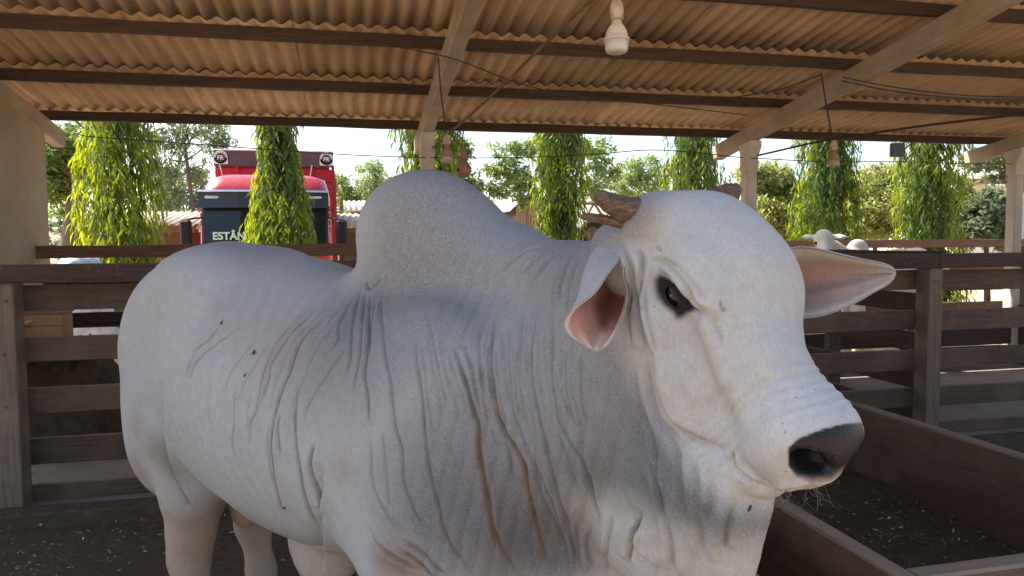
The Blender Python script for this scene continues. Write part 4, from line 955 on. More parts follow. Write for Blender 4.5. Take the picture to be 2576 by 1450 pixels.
def weeping_tree(loc, rad, height, seed, label, dens=1.0):
    rng = np.random.default_rng(seed); root = tag(empty('weeping_tree', loc), label, 'tree', 'row of weeping mast trees beside the shed')
    nb_ = int(560 * dens * height / 6.5); P = []; D = []; Nn = []
    for k in range(nb_):
        z0 = rng.uniform(.45, height); az = rng.random() * 2 * np.pi; tp = 1 - .55 * (z0 / height) ** 2; r1 = rad * tp * rng.uniform(.15, 1.06) ** .7 * (1.05 if z0 < 1.9 else 1.0) * (1 + .22 * math.sin(2.1 * z0 + 1.7 * seed) + .18 * math.sin(az * 2 + seed + z0))
        hang = rng.uniform(.45, 1.0) * min(1, z0 / .9); nl = int(26 * rng.uniform(.7, 1.3)); t = np.sort(rng.random(nl)) ** .8
        rr = r1 * np.sin(np.clip(t * 1.7, 0, 1) * np.pi / 2); zz = z0 + .12 * np.sin(t * np.pi) - hang * t ** 1.7
        az2 = az + .25 * t * rng.normal(); p = np.stack([rr * np.cos(az2), rr * np.sin(az2), zz], 1) + rng.normal(0, .02, (nl, 3))
        out = np.stack([np.cos(az2), np.sin(az2), 0 * t], 1); sd = np.stack([-np.sin(az2), np.cos(az2), 0 * t], 1) * rng.choice([-1, 1], (nl, 1))
        d = np.array([0, 0, -1.0]) + out * rng.uniform(-.05, .5, (nl, 1)) + sd * rng.uniform(.05, .75, (nl, 1)); P.append(p); D.append(d); Nn.append(out + rng.normal(0, .45, (nl, 3)))
    P = np.concatenate(P); D = np.concatenate(D); Nn = np.concatenate(Nn); P[:, 2] = np.maximum(P[:, 2], .2)
    me = leaf_mesh('crown', P, D, Nn, rng.uniform(.12, .21, len(P)), rng.uniform(.022, .040, len(P)), M_ASHOKA, rng)
    link_mesh('crown', me, None, root)
    m = MB(); m.smooth = True; m.tube([(.02 * math.sin(q * 1.7 + seed), .02 * math.cos(q * 2.1), q * height / 8) for q in range(9)], [.085 - .008 * q for q in range(9)], 9)
    for k in range(26):
        z0 = rng.uniform(.7, height * .9); az = rng.random() * 6.28; r1 = rad * .7
        m.tube([(0, 0, z0), (r1 * .5 * math.cos(az), r1 * .5 * math.sin(az), z0 + .08), (r1 * math.cos(az), r1 * math.sin(az), z0 - .15)], [.016, .011, .005], 5)
    m.build('trunk', M_BARK_R, root)
    return root
TY = 10.6
_tl = ['weeping mast tree nearest the plastered side wall, left of the truck', 'weeping mast tree standing right in front of the red truck', 'weeping mast tree behind the roof post above the hump of the bull',
       'weeping mast tree just right of the hanging gourd, over the neck of the bull', 'weeping mast tree over the poll of the bull, left of a roof post', 'weeping mast tree behind the white cow head in the far pen', 'rightmost weeping mast tree, beside the dark hanging box']
for i, (t_, rad, sd) in enumerate(((-.268, .54, 1), (-.082, .43, 2), (.112, .60, 3), (.292, .42, 4), (.498, .50, 5), (.703, .56, 6), (.897, .56, 7))):
    weeping_tree((t_ * TY, TY + .1 * math.sin(i * 2.2), -.06), rad, 6.2 + .3 * math.sin(i), 100 + sd, _tl[i], 1.15)

def clump_leaves(E, n, L, W, mat, rng, name, droop=0.3, shell=.55):
    """E: list of (centre, radii); leaves fill the outer part of each ellipsoid in small tufts"""
    vol = np.array([r[0] * r[1] + r[1] * r[2] + r[0] * r[2] for _, r in E]); cnt = (n * vol / vol.sum()).astype(int); P = []; Nn = []
    for (c, r), k in zip(E, cnt):
        nt = max(6, k // 22); d = rng.normal(size=(nt, 3)); d /= np.linalg.norm(d, axis=1, keepdims=True)
        tc = d * (shell + (1 - shell) * rng.random((nt, 1)) ** .6) * np.array(r) * rng.uniform(.85, 1.12, (nt, 1))
        idx = rng.integers(0, nt, k); q = tc[idx] + rng.normal(0, 1, (k, 3)) * min(r) * .16
        P.append(q + np.array(c)); Nn.append(d[idx] + rng.normal(0, .6, (k, 3)) + np.array([0, 0, .5]))
    P = np.concatenate(P); Nn = np.concatenate(Nn); D = rng.normal(size=P.shape); D[:, 2] = D[:, 2] * .6 - droop
    return leaf_mesh(name, P, D, Nn, rng.uniform(.7, 1.3, len(P)) * L, rng.uniform(.7, 1.3, len(P)) * W, mat, rng)
def tree(name, loc, trunk, E, n, L, W, mat, seed, label, cat='tree', group=None, droop=.3, bark=None, limbs=True, shell=.55):
    """trunk: list of (x,y,z,r) relative to loc; E ellipsoids relative to loc"""
    rng = np.random.default_rng(seed); root = tag(empty(name, loc), label, cat, group)
    link_mesh('crown', clump_leaves(E, n, L, W, mat, rng, 'crown', droop, shell), None, root)
    if trunk:
        m = MB(); m.smooth = True; m.tube([p[:3] for p in trunk], [p[3] for p in trunk], 9)
        if limbs:
            top = Vector(trunk[-1][:3]); mid = Vector(trunk[len(trunk) // 2][:3])
            for c, r in E:
                c = Vector(c); s0 = mid.lerp(top, rng.uniform(.2, 1.0)); e0 = c + Vector((rng.normal(0, .3) * r[0], rng.normal(0, .3) * r[1], .3 * r[2])); k = s0.lerp(e0, .5) + Vector((0, 0, .12 * (e0 - s0).length))
                rr = trunk[-1][3] * .75; m.tube([s0, k, e0], [rr, rr * .6, rr * .25], 6)
        m.build('trunk', bark or M_BARK, root)
    return root
def gp(px, Y): p = atY(px, 900, Y); return Vector((p.x, Y, -.06))
def ez(px, py, Y): return atY(px, py, Y)
def elist(loc, L, Y):
    """L: (px, py, rx_px, ry_px) in the frame -> ellipsoids at depth plane Y, as deep as wide"""
    out = []
    for px, py, rx, ry, dy in L:
        c = atY(px, py, Y + dy); sc = (Vector((c.x, c.y, 0)) - Vector((0, 0, 0))).dot(_fh) / FPX
        out.append(((c.x - loc[0], c.y - loc[1], c.z - loc[2]), (rx * sc, (rx + ry) / 2 * sc, ry * sc)))
    return out
def bgtree(name, px, Y, L, trunk_top, tr, n, ls, lw, mat, seed, label, lean=0, **kw):
    loc = gp(px, Y); tp = atY(px + lean, trunk_top, Y) - loc
    T = [(0, 0, -.1, tr), (tp.x * .3, 0, tp.z * .35, tr * .8), (tp.x * .7, 0, tp.z * .7, tr * .65), (tp.x, 0, tp.z, tr * .45)]
    return tree(name, loc, T, elist(loc, L, Y), n, ls, lw, mat, seed, label, **kw)
bgtree('shade_tree', 165, 18, [(135, 370, 70, 60, 0), (185, 430, 55, 55, .5), (120, 460, 60, 50, 0), (215, 350, 50, 50, 1), (160, 500, 55, 40, .5), (90, 400, 60, 70, -.5)], 430, .30, 6500, .17, .06, M_LEAF_G, 11, 'leafy shade tree with leaning trunk right beside the plastered wall', lean=35)
bgtree('eucalyptus_tree', 520, 25, [(440, 350, 55, 50, 0), (520, 335, 60, 45, 1), (410, 430, 45, 50, 0), (480, 430, 60, 45, .5), (560, 400, 40, 60, 1), (430, 500, 50, 35, 0), (390, 350, 30, 60, 0), (480, 290, 80, 50, 0)], 330, .085, 5200, .19, .05, M_LEAF_E, 12, 'thin grey green eucalyptus with bare dark stems left of the truck', lean=-60, droop=.8, shell=.2)
bgtree('eucalyptus_tree', 440, 30, [(420, 470, 50, 55, 0), (470, 500, 50, 45, 0), (390, 520, 50, 40, 0), (500, 480, 40, 50, 0)], 420, .16, 4200, .2, .06, M_LEAF_E, 32, 'low dark crown of a tree filling the gap below the eucalyptus', lean=-20, droop=.6)
bgtree('feathery_tree', 862, 34, [(855, 470, 30, 40, 0), (878, 500, 28, 35, 0), (840, 520, 35, 30, 0)], 470, .14, 2600, .22, .05, M_LEAF_G, 13, 'dark feathery tree directly right of the truck body', droop=.5)
bgtree('feathery_tree', 945, 34, [(930, 440, 40, 38, 0), (965, 470, 35, 45, 0), (910, 490, 35, 40, 0), (950, 510, 50, 30, 0), (940, 412, 22, 18, 0)], 440, .14, 3600, .22, .05, M_LEAF_P, 14, 'pale feathery tree left of the hump of the bull', droop=.5)
bgtree('garden_tree', 1395, 20, [(1275, 385, 40, 32, 0), (1290, 440, 55, 35, 0), (1255, 480, 35, 28, .5), (1325, 490, 45, 30, 0), (1380, 360, 60, 28, .5), (1500, 375, 50, 28, 0), (1520, 430, 40, 40, 0), (1240, 430, 25, 25, 0), (1470, 480, 55, 28, .5), (1330, 370, 30, 22, 0)], 420, .13, 6500, .15, .06, M_LEAF_P, 15, 'airy pale green garden tree with spreading branches behind the gourd', shell=.3)
bgtree('garden_tree', 1130, 21, [(1150, 440, 35, 40, 0), (1195, 470, 25, 35, 0), (1165, 370, 25, 30, 0)], 420, .10, 2000, .15, .06, M_LEAF_P, 35, 'small garden tree showing between the gourd and the hump', shell=.3)
bgtree('feathery_tree', 1610, 30, [(1580, 430, 40, 30, 0), (1625, 420, 40, 32, 0), (1655, 450, 35, 35, 0), (1570, 465, 40, 25, 0), (1610, 480, 60, 25, 0)], 430, .14, 4200, .2, .055, M_LEAF_P, 16, 'rounded pale feathery tree above the near horn of the bull', droop=.4)
bgtree('shrub', 1935, 16.5, [(1905, 470, 40, 40, 0), (1950, 450, 45, 40, 0), (1985, 500, 40, 50, 0), (1920, 540, 60, 45, -.3), (1970, 570, 50, 40, -.3), (1880, 430, 30, 25, 0)], 520, .07, 11000, .11, .055, M_LEAF_O, 17, 'yellow green straggling shrub left of the far cow', cat='shrub')
bgtree('shrub', 2200, 15, [(2160, 480, 50, 50, 0), (2210, 460, 50, 45, .3), (2180, 550, 70, 55, -.4), (2240, 540, 60, 60, -.4), (2280, 480, 50, 50, .2), (2140, 570, 50, 45, -.5), (2120, 520, 40, 60, .4)], 540, .08, 17000, .10, .055, M_LEAF_O, 18, 'big mound of creeper with small olive leaves behind the far cow', cat='shrub')
bgtree('shrub', 2370, 15.5, [(2330, 500, 50, 55, 0), (2390, 480, 50, 50, 0), (2420, 530, 50, 50, 0), (2350, 560, 60, 45, -.3), (2420, 580, 60, 40, -.3)], 540, .08, 13000, .10, .055, M_LEAF_O, 38, 'creeper covered bank between the rightmost weeping tree and the end post', cat='shrub')
bgtree('shrub', 2480, 14.5, [(2460, 540, 45, 45, 0), (2500, 560, 50, 50, 0), (2450, 585, 50, 30, -.2), (2560, 600, 50, 40, 0), (2500, 500, 35, 30, 0)], 560, .08, 8000, .12, .06, M_LEAF_E, 19, 'dark glossy shrub at the foot of the end roof post', cat='shrub')
bgtree('shade_tree', 2610, 17, [(2480, 395, 50, 30, 0), (2540, 400, 55, 35, 0), (2440, 415, 35, 25, 0), (2590, 440, 60, 45, 0), (2510, 440, 40, 22, .3)], 400, .18, 3600, .13, .055, M_LEAF_E, 20, 'overhanging dark leaved tree above the white far building', shell=.3)
rng = np.random.default_rng(77); _tl = [((x + rng.uniform(-3, 3), 62 + rng.uniform(-6, 10), rng.uniform(1.2, 2.2)), (rng.uniform(3.5, 6), 2.5, rng.uniform(2.0, 3.6))) for x in np.arange(-95, 125, 4.2)]
tag(link_mesh('treeline', clump_leaves(_tl, 15000, .75, .4, M_LEAF_E, rng, 'treeline', .2, .35)), 'distant band of trees along the horizon', 'treeline', None, 'stuff')
def banana(px, Y, h, seed, label):
    rng = np.random.default_rng(seed); loc = gp(px, Y); root = tag(empty('banana_plant', loc), label, 'plant', 'banana plants behind the pens'); m = MB(); m.smooth = True
    m.tube([(0, 0, 0), (.02, 0, h * .5), (0, .02, h)], [.10, .08, .05], 8); m.build('stem', M_LEAF_B, root)
    for k in range(8):
        az = k * .79 + rng.uniform(-.3, .3); L = rng.uniform(1.1, 1.6); el = rng.uniform(.5, 1.3); V = []; F = []; nn = 9
        for q in range(nn):
            t = q / (nn - 1); rr = L * t * math.cos(el) * (1 + .3 * t); zz = h - .1 + L * (t * math.sin(el) - .75 * t ** 2.2); w_ = .19 * math.sin(math.pi * min(1, t * .95 + .06)) ** .6
            c = Vector((rr * math.cos(az), rr * math.sin(az), zz)); sd = Vector((-math.sin(az), math.cos(az), 0)) * w_
            V += [c - sd + Vector((0, 0, .05 * rng.normal() - .06)), c, c + sd + Vector((0, 0, .05 * rng.normal() - .06))]
        for q in range(nn - 1):
            a = q * 3; F += [(a, a + 1, a + 4, a + 3), (a + 1, a + 2, a + 5, a + 4)]
        fm = fast_mesh('leaf', V, F, M_LEAF_B, True, {'leaf': ('FLOAT', np.full(len(V), rng.random()))}); link_mesh('leaf', fm, None, root)
banana(1655, 19, 2.0, 1, 'banana plant showing broad leaves above the horn of the bull')
banana(1915, 17.8, 2.4, 2, 'banana plant just right of the post behind the bull head')
banana(2100, 17.5, 2.7, 3, 'tall banana plant rising over the creeper mound')

# ------------------------------------------------------------------ far buildings
M_TILE = mat_concrete('weathered_sheet', (.42, .36, .29), (.55, .48, .40), (.34, .26, .19))
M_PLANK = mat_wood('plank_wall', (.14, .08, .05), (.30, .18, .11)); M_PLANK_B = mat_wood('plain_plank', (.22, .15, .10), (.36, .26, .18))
M_WHITE = mat_concrete('white_wall', (.62, .62, .60), (.74, .73, .70), (.5, .46, .4)); M_BLUE = mat_plain('blue_grey_sheet', (.35, .42, .50), .6)
M_METAL = mat_plain('metal_roof', (.45, .50, .56), .45, .5, .3)
M_GLASSD = N('dark_glass'); M_GLASSD.bsdf((.02, .025, .03), .08, None, .6); M_GLASSD = M_GLASSD.done()
def corr_roof(name, x0, x1, y0, z0, y1, z1, mat, parent, pitch=.177, amp=.025):
    n = max(8, int(abs(x1 - x0) / pitch * 6)); xs = np.linspace(x0, x1, n); zz = amp * np.cos(2 * np.pi * xs / pitch)
    V = [(x, y0, z0 + q) for x, q in zip(xs, zz)] + [(x, y1, z1 + q) for x, q in zip(xs, zz)] + [(x, y0, z0 + q + .02) for x, q in zip(xs, zz)] + [(x, y1, z1 + q + .02) for x, q in zip(xs, zz)]
    F = [(i, i + 1, n + i + 1, n + i) for i in range(n - 1)] + [(2 * n + i, 3 * n + i, 3 * n + i + 1, 2 * n + i + 1) for i in range(n - 1)] + [(i, 2 * n + i, 2 * n + i + 1, i + 1) for i in range(n - 1)]
    return kid(link_mesh(name, fast_mesh(name, V, F, mat, True)), parent)
def hut(name, pxa, pxb, Y, py_eave, py_ridge, depth, wall_mat, roof_mat, label, posts=True, over=.35, wall_to=None, dz=0):
    a = atY(pxa, py_eave, Y); b = atY(pxb, py_eave, Y); zr = atY((pxa + pxb) / 2, py_ridge, Y + depth / 2).z; ze = a.z
    root = tag(empty(name, ((a.x + b.x) / 2, Y, -.06)), label, 'building')
    corr_roof('roof', a.x - over, b.x + over, Y - .4, ze, Y + depth / 2, zr, roof_mat, root); corr_roof('roof', a.x - over, b.x + over, Y + depth / 2, zr + .01, Y + depth + .4, ze, roof_mat, root)
    w = MB(); w.box(((a.x + b.x) / 2, Y + depth / 2 + .3, (ze - .1) / 2 - .05), (b.x - a.x - .3, depth - .9, ze - .1)); kid(w.build('wall', wall_mat), root)
    if posts:
        k = max(2, int((b.x - a.x) / 2.2) + 1)
        for i in range(k):
            x = a.x + .1 + (b.x - a.x - .2) * i / (k - 1); kid(MB().box((x, Y - .2, ze / 2 - .05), (.14, .14, ze - .02), None, .01).build('post', M_POSTW), root)
    bm_ = MB().box(((a.x + b.x) / 2, Y - .2, ze - .10), (b.x - a.x + .3, .10, .14), None, .008); kid(bm_.build('beam', M_PLANK), root)
    return root
hut('stable_block', 215, 480, 19, 568, 535, 5.0, M_PLANK, M_TILE, 'low stable with weathered corrugated roof left of the truck')
hut('stable_block', 850, 1010, 22, 572, 540, 4.0, M_PLANK_B, M_TILE, 'low shed with pale corrugated roof between truck and bull hump')
hut('stable_block', 892, 1080, 25, 532, 508, 5.0, M_PLANK_B, M_TILE, 'taller pale roofed shed rising behind the low one by the hump', posts=False)
def gable_hut(px0, px1, Y, py_eave, py_top, depth, label):
    a = atY(px0, py_eave, Y); b = atY(px1, py_eave, Y); zt = atY((px0 + px1) / 2, py_top, Y).z; ze = a.z; mx = (a.x + b.x) / 2
    root = tag(empty('plank_hut', (mx, Y, -.06)), label, 'building'); n = 9
    for i in range(n):
        x0 = a.x + (b.x - a.x) * i / n; x1 = a.x + (b.x - a.x) * (i + 1) / n; xm = (x0 + x1) / 2; h = ze + (zt - ze) * (1 - abs(xm - mx) / ((b.x - a.x) / 2)) - .08
        kid(MB().box((xm, Y, h / 2 - .05), (x1 - x0 - .012, .04, h), None, .004).build('plank', M_PLANK_B), root)
    kid(MB().box((mx, Y + depth / 2 + .05, ze / 2 - .05), (b.x - a.x - .1, depth - .06, ze)).build('wall', M_PLANK_B), root)
    for sg in (-1, 1):
        e = (b.x - a.x) / 2 + .25; sl = (zt - ze) / ((b.x - a.x) / 2); V = [(mx, Y - .3, zt), (mx + sg * e, Y - .3, zt - sl * e), (mx + sg * e, Y + depth, zt - sl * e), (mx, Y + depth, zt)]
        V += [(x, y, z + .04) for x, y, z in V]; F = [(0, 1, 2, 3), (7, 6, 5, 4), (0, 4, 5, 1), (1, 5, 6, 2), (2, 6, 7, 3), (3, 7, 4, 0)]
        kid(MB().add(V, F).build('roof', M_METAL), root)
    return root
gable_hut(1298, 1352, 24, 515, 490, 3.0, 'small plank hut with metal gable roof behind the neck of the bull')
root = tag(empty('plank_hut', atY(1545, 560, 14.5)), 'brown plank shelter with a tyre, behind the near horn', 'building'); root.location.z = -.06
a = atY(1470, 552, 14.5); b = atY(1620, 552, 14.5); n = 12
for i in range(n):
    x0 = a.x + (b.x - a.x) * i / n; x1 = a.x + (b.x - a.x) * (i + 1) / n
    kid(MB().box(((x0 + x1) / 2, 14.5, a.z / 2 - .05), (x1 - x0 - .012, .04, a.z), None, .004).build('plank', M_PLANK), root)
for q in range(3):
    p0, p1 = atY(1470 + q * 50, 552 - 0, 14.6), atY(1495 + q * 50, 512, 14.6); p2 = atY(1520 + q * 50, 552, 14.6)
    kid(MB().tube([p0, p1, p2], .035, 6).build('roof_truss', M_PLANK), root)
p0, p1 = atY(1465, 512, 14.6), atY(1640, 512, 14.6); kid(MB().tube([p0, p1], .035, 6).build('roof_beam', M_PLANK), root)
M_RUB = mat_plain('rubber', (.018, .018, .019), .8, .3)
c = atY(1490, 590, 14.2); m = MB(); m.smooth = True; rr, r2 = .22, .07
V = [(c.x + (rr + r2 * math.cos(q)) * math.cos(t), c.y + r2 * math.sin(q), c.z + (rr + r2 * math.cos(q)) * math.sin(t)) for t in np.linspace(0, 2 * math.pi, 24, endpoint=False) for q in np.linspace(0, 2 * math.pi, 8, endpoint=False)]
m.add(V, [(i * 8 + k, i * 8 + (k + 1) % 8, ((i + 1) % 24) * 8 + (k + 1) % 8, ((i + 1) % 24) * 8 + k) for i in range(24) for k in range(8)])
o = m.build('tyre', M_RUB); tag(o, 'black tyre hung on the plank shelter behind the horn', 'tyre')
hut('white_building', 2440, 2760, 24, 452, 405, 6.0, M_WHITE, M_WHITE, 'pale far building behind the shrubs at the end post', posts=False)
root = tag(empty('sheet_wall', atY(2600, 600, 13.6)), 'blue grey sheet wall beyond the end roof post', 'wall'); root.location.z = -.06
for i in range(7):
    p = atY(2552 + i * 20, 492, 13.6); kid(MB().box((p.x, 13.6, p.z / 2 - .03), (.14, .03, p.z), None, .006).build('panel', M_BLUE), root)

# ------------------------------------------------------------------ red cattle truck
def paint(name, col, rough=.25):
    g = N(name); nz = g.noise(g.coord('Object'), 12, 4); g.bsdf(g.ramp(nz, [(.3, tuple(x * .9 for x in col)), (.7, col)]), g.ramp(nz, [(.3, rough), (.7, rough + .15)]), None, .5, Coat_Weight=.4); return g.done()
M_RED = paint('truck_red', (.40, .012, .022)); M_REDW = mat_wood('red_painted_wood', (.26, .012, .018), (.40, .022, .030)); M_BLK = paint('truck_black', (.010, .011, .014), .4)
M_GREY = mat_plain('grey_plastic', (.012, .013, .015), .7, .2); M_CHR = mat_plain('silver', (.55, .57, .6), .25, .5, .8, .05); M_SIGN = mat_plain('sign_white', (.72, .66, .60), .6); M_HEAD = mat_plain('header_brown', (.085, .055, .06), .6)
def mat_windscreen():
    g = N('windscreen'); b = g.bsdf((.010, .014, .013), .04, None, .34); return g.done()
M_WIND = mat_windscreen()
TRX, TRY = -1.50, 15.3
truck = tag(empty('cattle_truck', (TRX, TRY, -.06)), 'red cattle truck facing the shed, half hidden by a weeping tree', 'truck')
def tpart(name, mb, mat, parent=None):
    o = mb.build(name, mat, parent or truck); return o
def hull(rings):
    m = MB(); m.smooth = False; n = len(rings[0]); m.add([p for r in rings for p in r], [(i * n + k, i * n + (k + 1) % n, (i + 1) * n + (k + 1) % n, (i + 1) * n + k) for i in range(len(rings) - 1) for k in range(n)] + [tuple(range(n))[::-1], tuple(range((len(rings) - 1) * n, len(rings) * n))]); return m
def rrect(hx, y0, y1, z, r=.18):
    out = []
    for cx, cy, a0 in ((hx - r, y1 - r, 0), (-hx + r, y1 - r, 90), (-hx + r, y0 + r, 180), (hx - r, y0 + r, 270)):
        for k in range(5): a = R(a0 + k * 22.5); out.append((cx + r * math.cos(a), cy + r * math.sin(a), z))
    return out
tpart('cab', hull([rrect(1.22, 0, 2.1, .55), rrect(1.24, -.02, 2.1, 1.2), rrect(1.235, .02, 2.1, 1.75), rrect(1.20, .12, 2.1, 2.50)]), M_RED)
m = hull([rrect(1.21, .10, 2.1, 2.502, .22), rrect(1.19, .16, 2.1, 2.72, .3), rrect(1.12, .3, 2.05, 2.96, .35), rrect(.88, .6, 1.9, 3.06, .3)]); m.sm = [True] * len(m.f); cr = tpart('cab_roof', m, M_RED)
# windscreen: slightly bowed pane in a black surround
def bowed(x0, x1, z0, z1, y0, y1, bow, th=.02, n=10):
    V = []; 
    for oy in (0, th):
        for z, y in ((z0, y0), (z1, y1)):
            for k in range(n + 1): x = x0 + (x1 - x0) * k / n; V.append((x, y - bow * (1 - ((x - (x0 + x1) / 2) / ((x1 - x0) / 2)) ** 2) + oy, z))
    q = n + 1; F = [(k, k + 1, q + k + 1, q + k) for k in range(n)] + [(2 * q + k, 3 * q + k, 3 * q + k + 1, 2 * q + k + 1) for k in range(n)] + [(k, 2 * q + k, 2 * q + k + 1, k + 1) for k in range(n)] + [(q + k, q + k + 1, 3 * q + k + 1, 3 * q + k) for k in range(n)]
    return MB().add(V, F)
tpart('windscreen_frame', bowed(-1.18, 1.18, 1.62, 2.50, -.01, .09, .10), M_BLK)
wsn = tpart('windscreen', bowed(-1.14, 1.14, 1.67, 2.40, -.035, .055, .10), M_WIND)
vz = tpart('sun_visor', bowed(-1.20, 1.20, 2.36, 2.66, -.16, -.10, .10, .08), M_BLK)
for sx in (-1, 1): tpart('visor_lamp', MB().box((sx * .95, -.18, 2.56), (.24, .03, .05), None, .01), M_CHR, vz)
tpart('grille', bowed(-.95, .95, .75, 1.55, -.06, -.05, .06, .05), M_BLK)
for k in range(5): tpart('grille_bar', bowed(-.90, .90, .80 + .14 * k, .86 + .14 * k, -.085, -.085, .06, .03), M_CHR)
tpart('visor_trim', bowed(-1.21, 1.21, 2.665, 2.70, -.15, -.13, .10, .05), M_CHR)
tpart('cowl', bowed(-1.15, 1.15, 1.57, 1.66, -.07, -.05, .08, .06), M_GREY)
tpart('bumper', bowed(-1.24, 1.24, .35, .74, -.16, -.14, .08, .2), M_RED)
for sx in (-1, 1):
    tpart('headlamp', MB().box((sx * 1.02, -.10, .92), (.30, .06, .22), None, .03), M_CHR)
    tpart('wheel', MB().lathe((sx * 1.05, .75, .50), [(.30, -.15), (.50, -.13), (.52, 0), (.50, .13), (.30, .15)], 24, axis=Vector((1, 0, 0))), M_RUB)
    tpart('wheel', MB().lathe((sx * 1.0, 5.9, .50), [(.30, -.2), (.50, -.18), (.52, 0), (.50, .18), (.30, .2)], 24, axis=Vector((1, 0, 0))), M_RUB)
    ar = tpart('mirror_arm', MB().tube([(sx * 1.16, .02, 2.18), (sx * 1.35, -.10, 2.15), (sx * 1.45, -.12, 2.12)], .02, 6), M_GREY)
    tpart('mirror_arm', MB().tube([(sx * 1.16, .02, 1.66), (sx * 1.35, -.10, 1.62), (sx * 1.45, -.12, 1.66)], .02, 6), M_GREY)
    tpart('mirror', MB().box((sx * 1.44, -.12, 1.88), (.22, .12, .52), Matrix.Rotation(sx * R(10), 3, 'Z'), .05), M_GREY)
    tpart('antenna', MB().tube([(sx * .82, .45, 2.93), (sx * .88, .42, 3.25)], .009, 5), M_SIGN)
    for k in range(5): tpart('pillar_trim', MB().box((sx * 1.205, .20, 1.8 + k * .14), (.05, .06, .12), None, .01), M_RED)
tpart('wiper', MB().tube([(-.75, -.12, 1.685), (.1, -.15, 1.72)], .012, 5), M_BLK); tpart('wiper', MB().tube([(.1, -.15, 1.69), (.85, -.12, 1.72)], .012, 5), M_BLK)
# cattle box
bx = MB().box((0, 5.4, 2.15), (2.36, 6.1, 2.6)); tpart('box_core', bx, M_REDW)
for k in range(8): tpart('board', MB().box((0, 2.33, 1.10 + k * .30), (2.46, .03, .285), None, .008), M_REDW)
for sx in (-1, 1):
    for k in range(8): tpart('board', MB().box((sx * 1.22, 5.4, 1.10 + k * .30), (.03, 6.15, .285), None, .008), M_REDW)
    for k in range(5): tpart('upright', MB().box((sx * 1.255, 2.45 + k * 1.5, 2.25), (.05, .10, 2.7), None, .008), M_REDW)
    tpart('upright', MB().box((sx * .80, 2.30, 2.25), (.07, .04, 2.5), None, .006), M_REDW)
tpart('header_board', MB().box((0, 2.28, 3.56), (2.56, .06, .34), None, .01), M_HEAD); tpart('header_trim', MB().box((0, 2.28, 3.745), (2.58, .07, .03), None, .006), M_SIGN)
def text(body, loc, size, mat, parent, ext=.004, align='CENTER', bold=.0):
    cu = bpy.data.curves.new('lettering', 'FONT'); cu.body = body; cu.size = size; cu.extrude = ext; cu.align_x = align; cu.offset = bold; cu.materials.append(mat)
    o = bpy.data.objects.new('lettering', cu); COL.objects.link(o); o.rotation_euler = (R(90), 0, 0); o.location = loc
    dg = bpy.context.evaluated_depsgraph_get(); me = bpy.data.meshes.new_from_object(o.evaluated_get(dg)); bpy.data.objects.remove(o)
    o = link_mesh('lettering', me, None, parent); o.rotation_euler = (R(90), 0, 0); o.location = loc; return o
g = N('pale_green_lettering'); g.bsdf((.45, .62, .50), .6); M_TXT = g.done()
text('ESTÂN', (-.96, -.165, 1.755), .20, M_TXT, wsn, align='LEFT', bold=.006); text('O', (.74, -.10, 1.755), .20, M_TXT, wsn, bold=.006)
for sx in (-1, 1):
    hbp = tpart('emblem_plate', MB().box((sx * 1.13, 2.235, 3.50), (.30, .02, .14), None, .004).lathe((sx * 1.13, 2.245, 3.58), [(.145, 0), (.145, .02)], 24, axis=Vector((0, -1, 0))), M_SIGN)
    dk = tpart('emblem_disc', MB().lathe((sx * 1.13, 2.222, 3.57), [(.10, 0), (.10, .006)], 24, axis=Vector((0, -1, 0))), M_BLK, hbp)
    dk2 = tpart('emblem_disc', MB().lathe((sx * 1.13, 2.215, 3.57), [(.085, 0), (.085, .004)], 24, axis=Vector((0, -1, 0))), M_BLK, hbp)
    t = text('FR', (sx * 1.13, 2.206, 3.525), .125, M_SIGN, hbp, bold=.003)
    for k in range(9):
        a = R(-20 + k * 27.5); tpart('emblem_stud', MB().lathe((sx * 1.13 + .122 * math.cos(a), 2.224, 3.57 + .122 * math.sin(a)), [(.010, 0), (.010, .004)], 8, axis=Vector((0, -1, 0))), M_BLK, hbp)
# ------------------------------------------------------------------ far cow
def cow_mesh():
    g = SDF((-1.7, -.55, 0), (1.0, .55, 1.9), .024)
    for q, tp, bt, wd in ((-1.25, 1.40, .95, .17), (-1.0, 1.46, .82, .24), (-.7, 1.45, .72, .29), (-.35, 1.43, .68, .30), (0, 1.43, .70, .26), (.2, 1.38, .75, .19)): g.ell((q, 0, (tp + bt) / 2), (.27, wd, (tp - bt) / 2), None, .06)
    g.ell((-.02, 0, 1.45), (.16, .08, .13), None, .07)
    for sy in (-1, 1):
        g.chain([(-1.1, .15 * sy, 1.0, .17), (-1.1, .16 * sy, .7, .11), (-1.16, .16 * sy, .5, .07), (-1.1, .16 * sy, .08, .05)], .05); g.chain([(.1, .14 * sy, .95, .14), (.08, .14 * sy, .6, .08), (.1, .14 * sy, .08, .05)], .05)
    g.chain([(.1, 0, 1.2, .22), (.42, .04, 1.38, .16), (.60, .10, 1.52, .12)], .08)
    g.ell((.66, .16, 1.58), (.12, .105, .13), None, .05); g.cone((.68, .2, 1.54), (.82, .40, 1.28), .10, .065, .05)
    for a, b in (((.62, .20, 1.62), (.36, .30, 1.60)), ((.70, .10, 1.62), (.86, -.06, 1.60))): 
        a, b = np.array(a), np.array(b); g.chain([tuple(a) + (.035,), tuple((a + b) / 2) + (.055,), tuple(b) + (.012,)], .02, ((.3, .5, .8), .4))
    return g.nets()
V, F = cow_mesh(); g = N('cow_hide'); nz = g.noise(g.coord('Object'), 5, 4); g.bsdf(g.ramp(nz, [(.3, (.42, .38, .32)), (.7, (.55, .52, .47))]), .8, None, .2); M_COW = g.done()
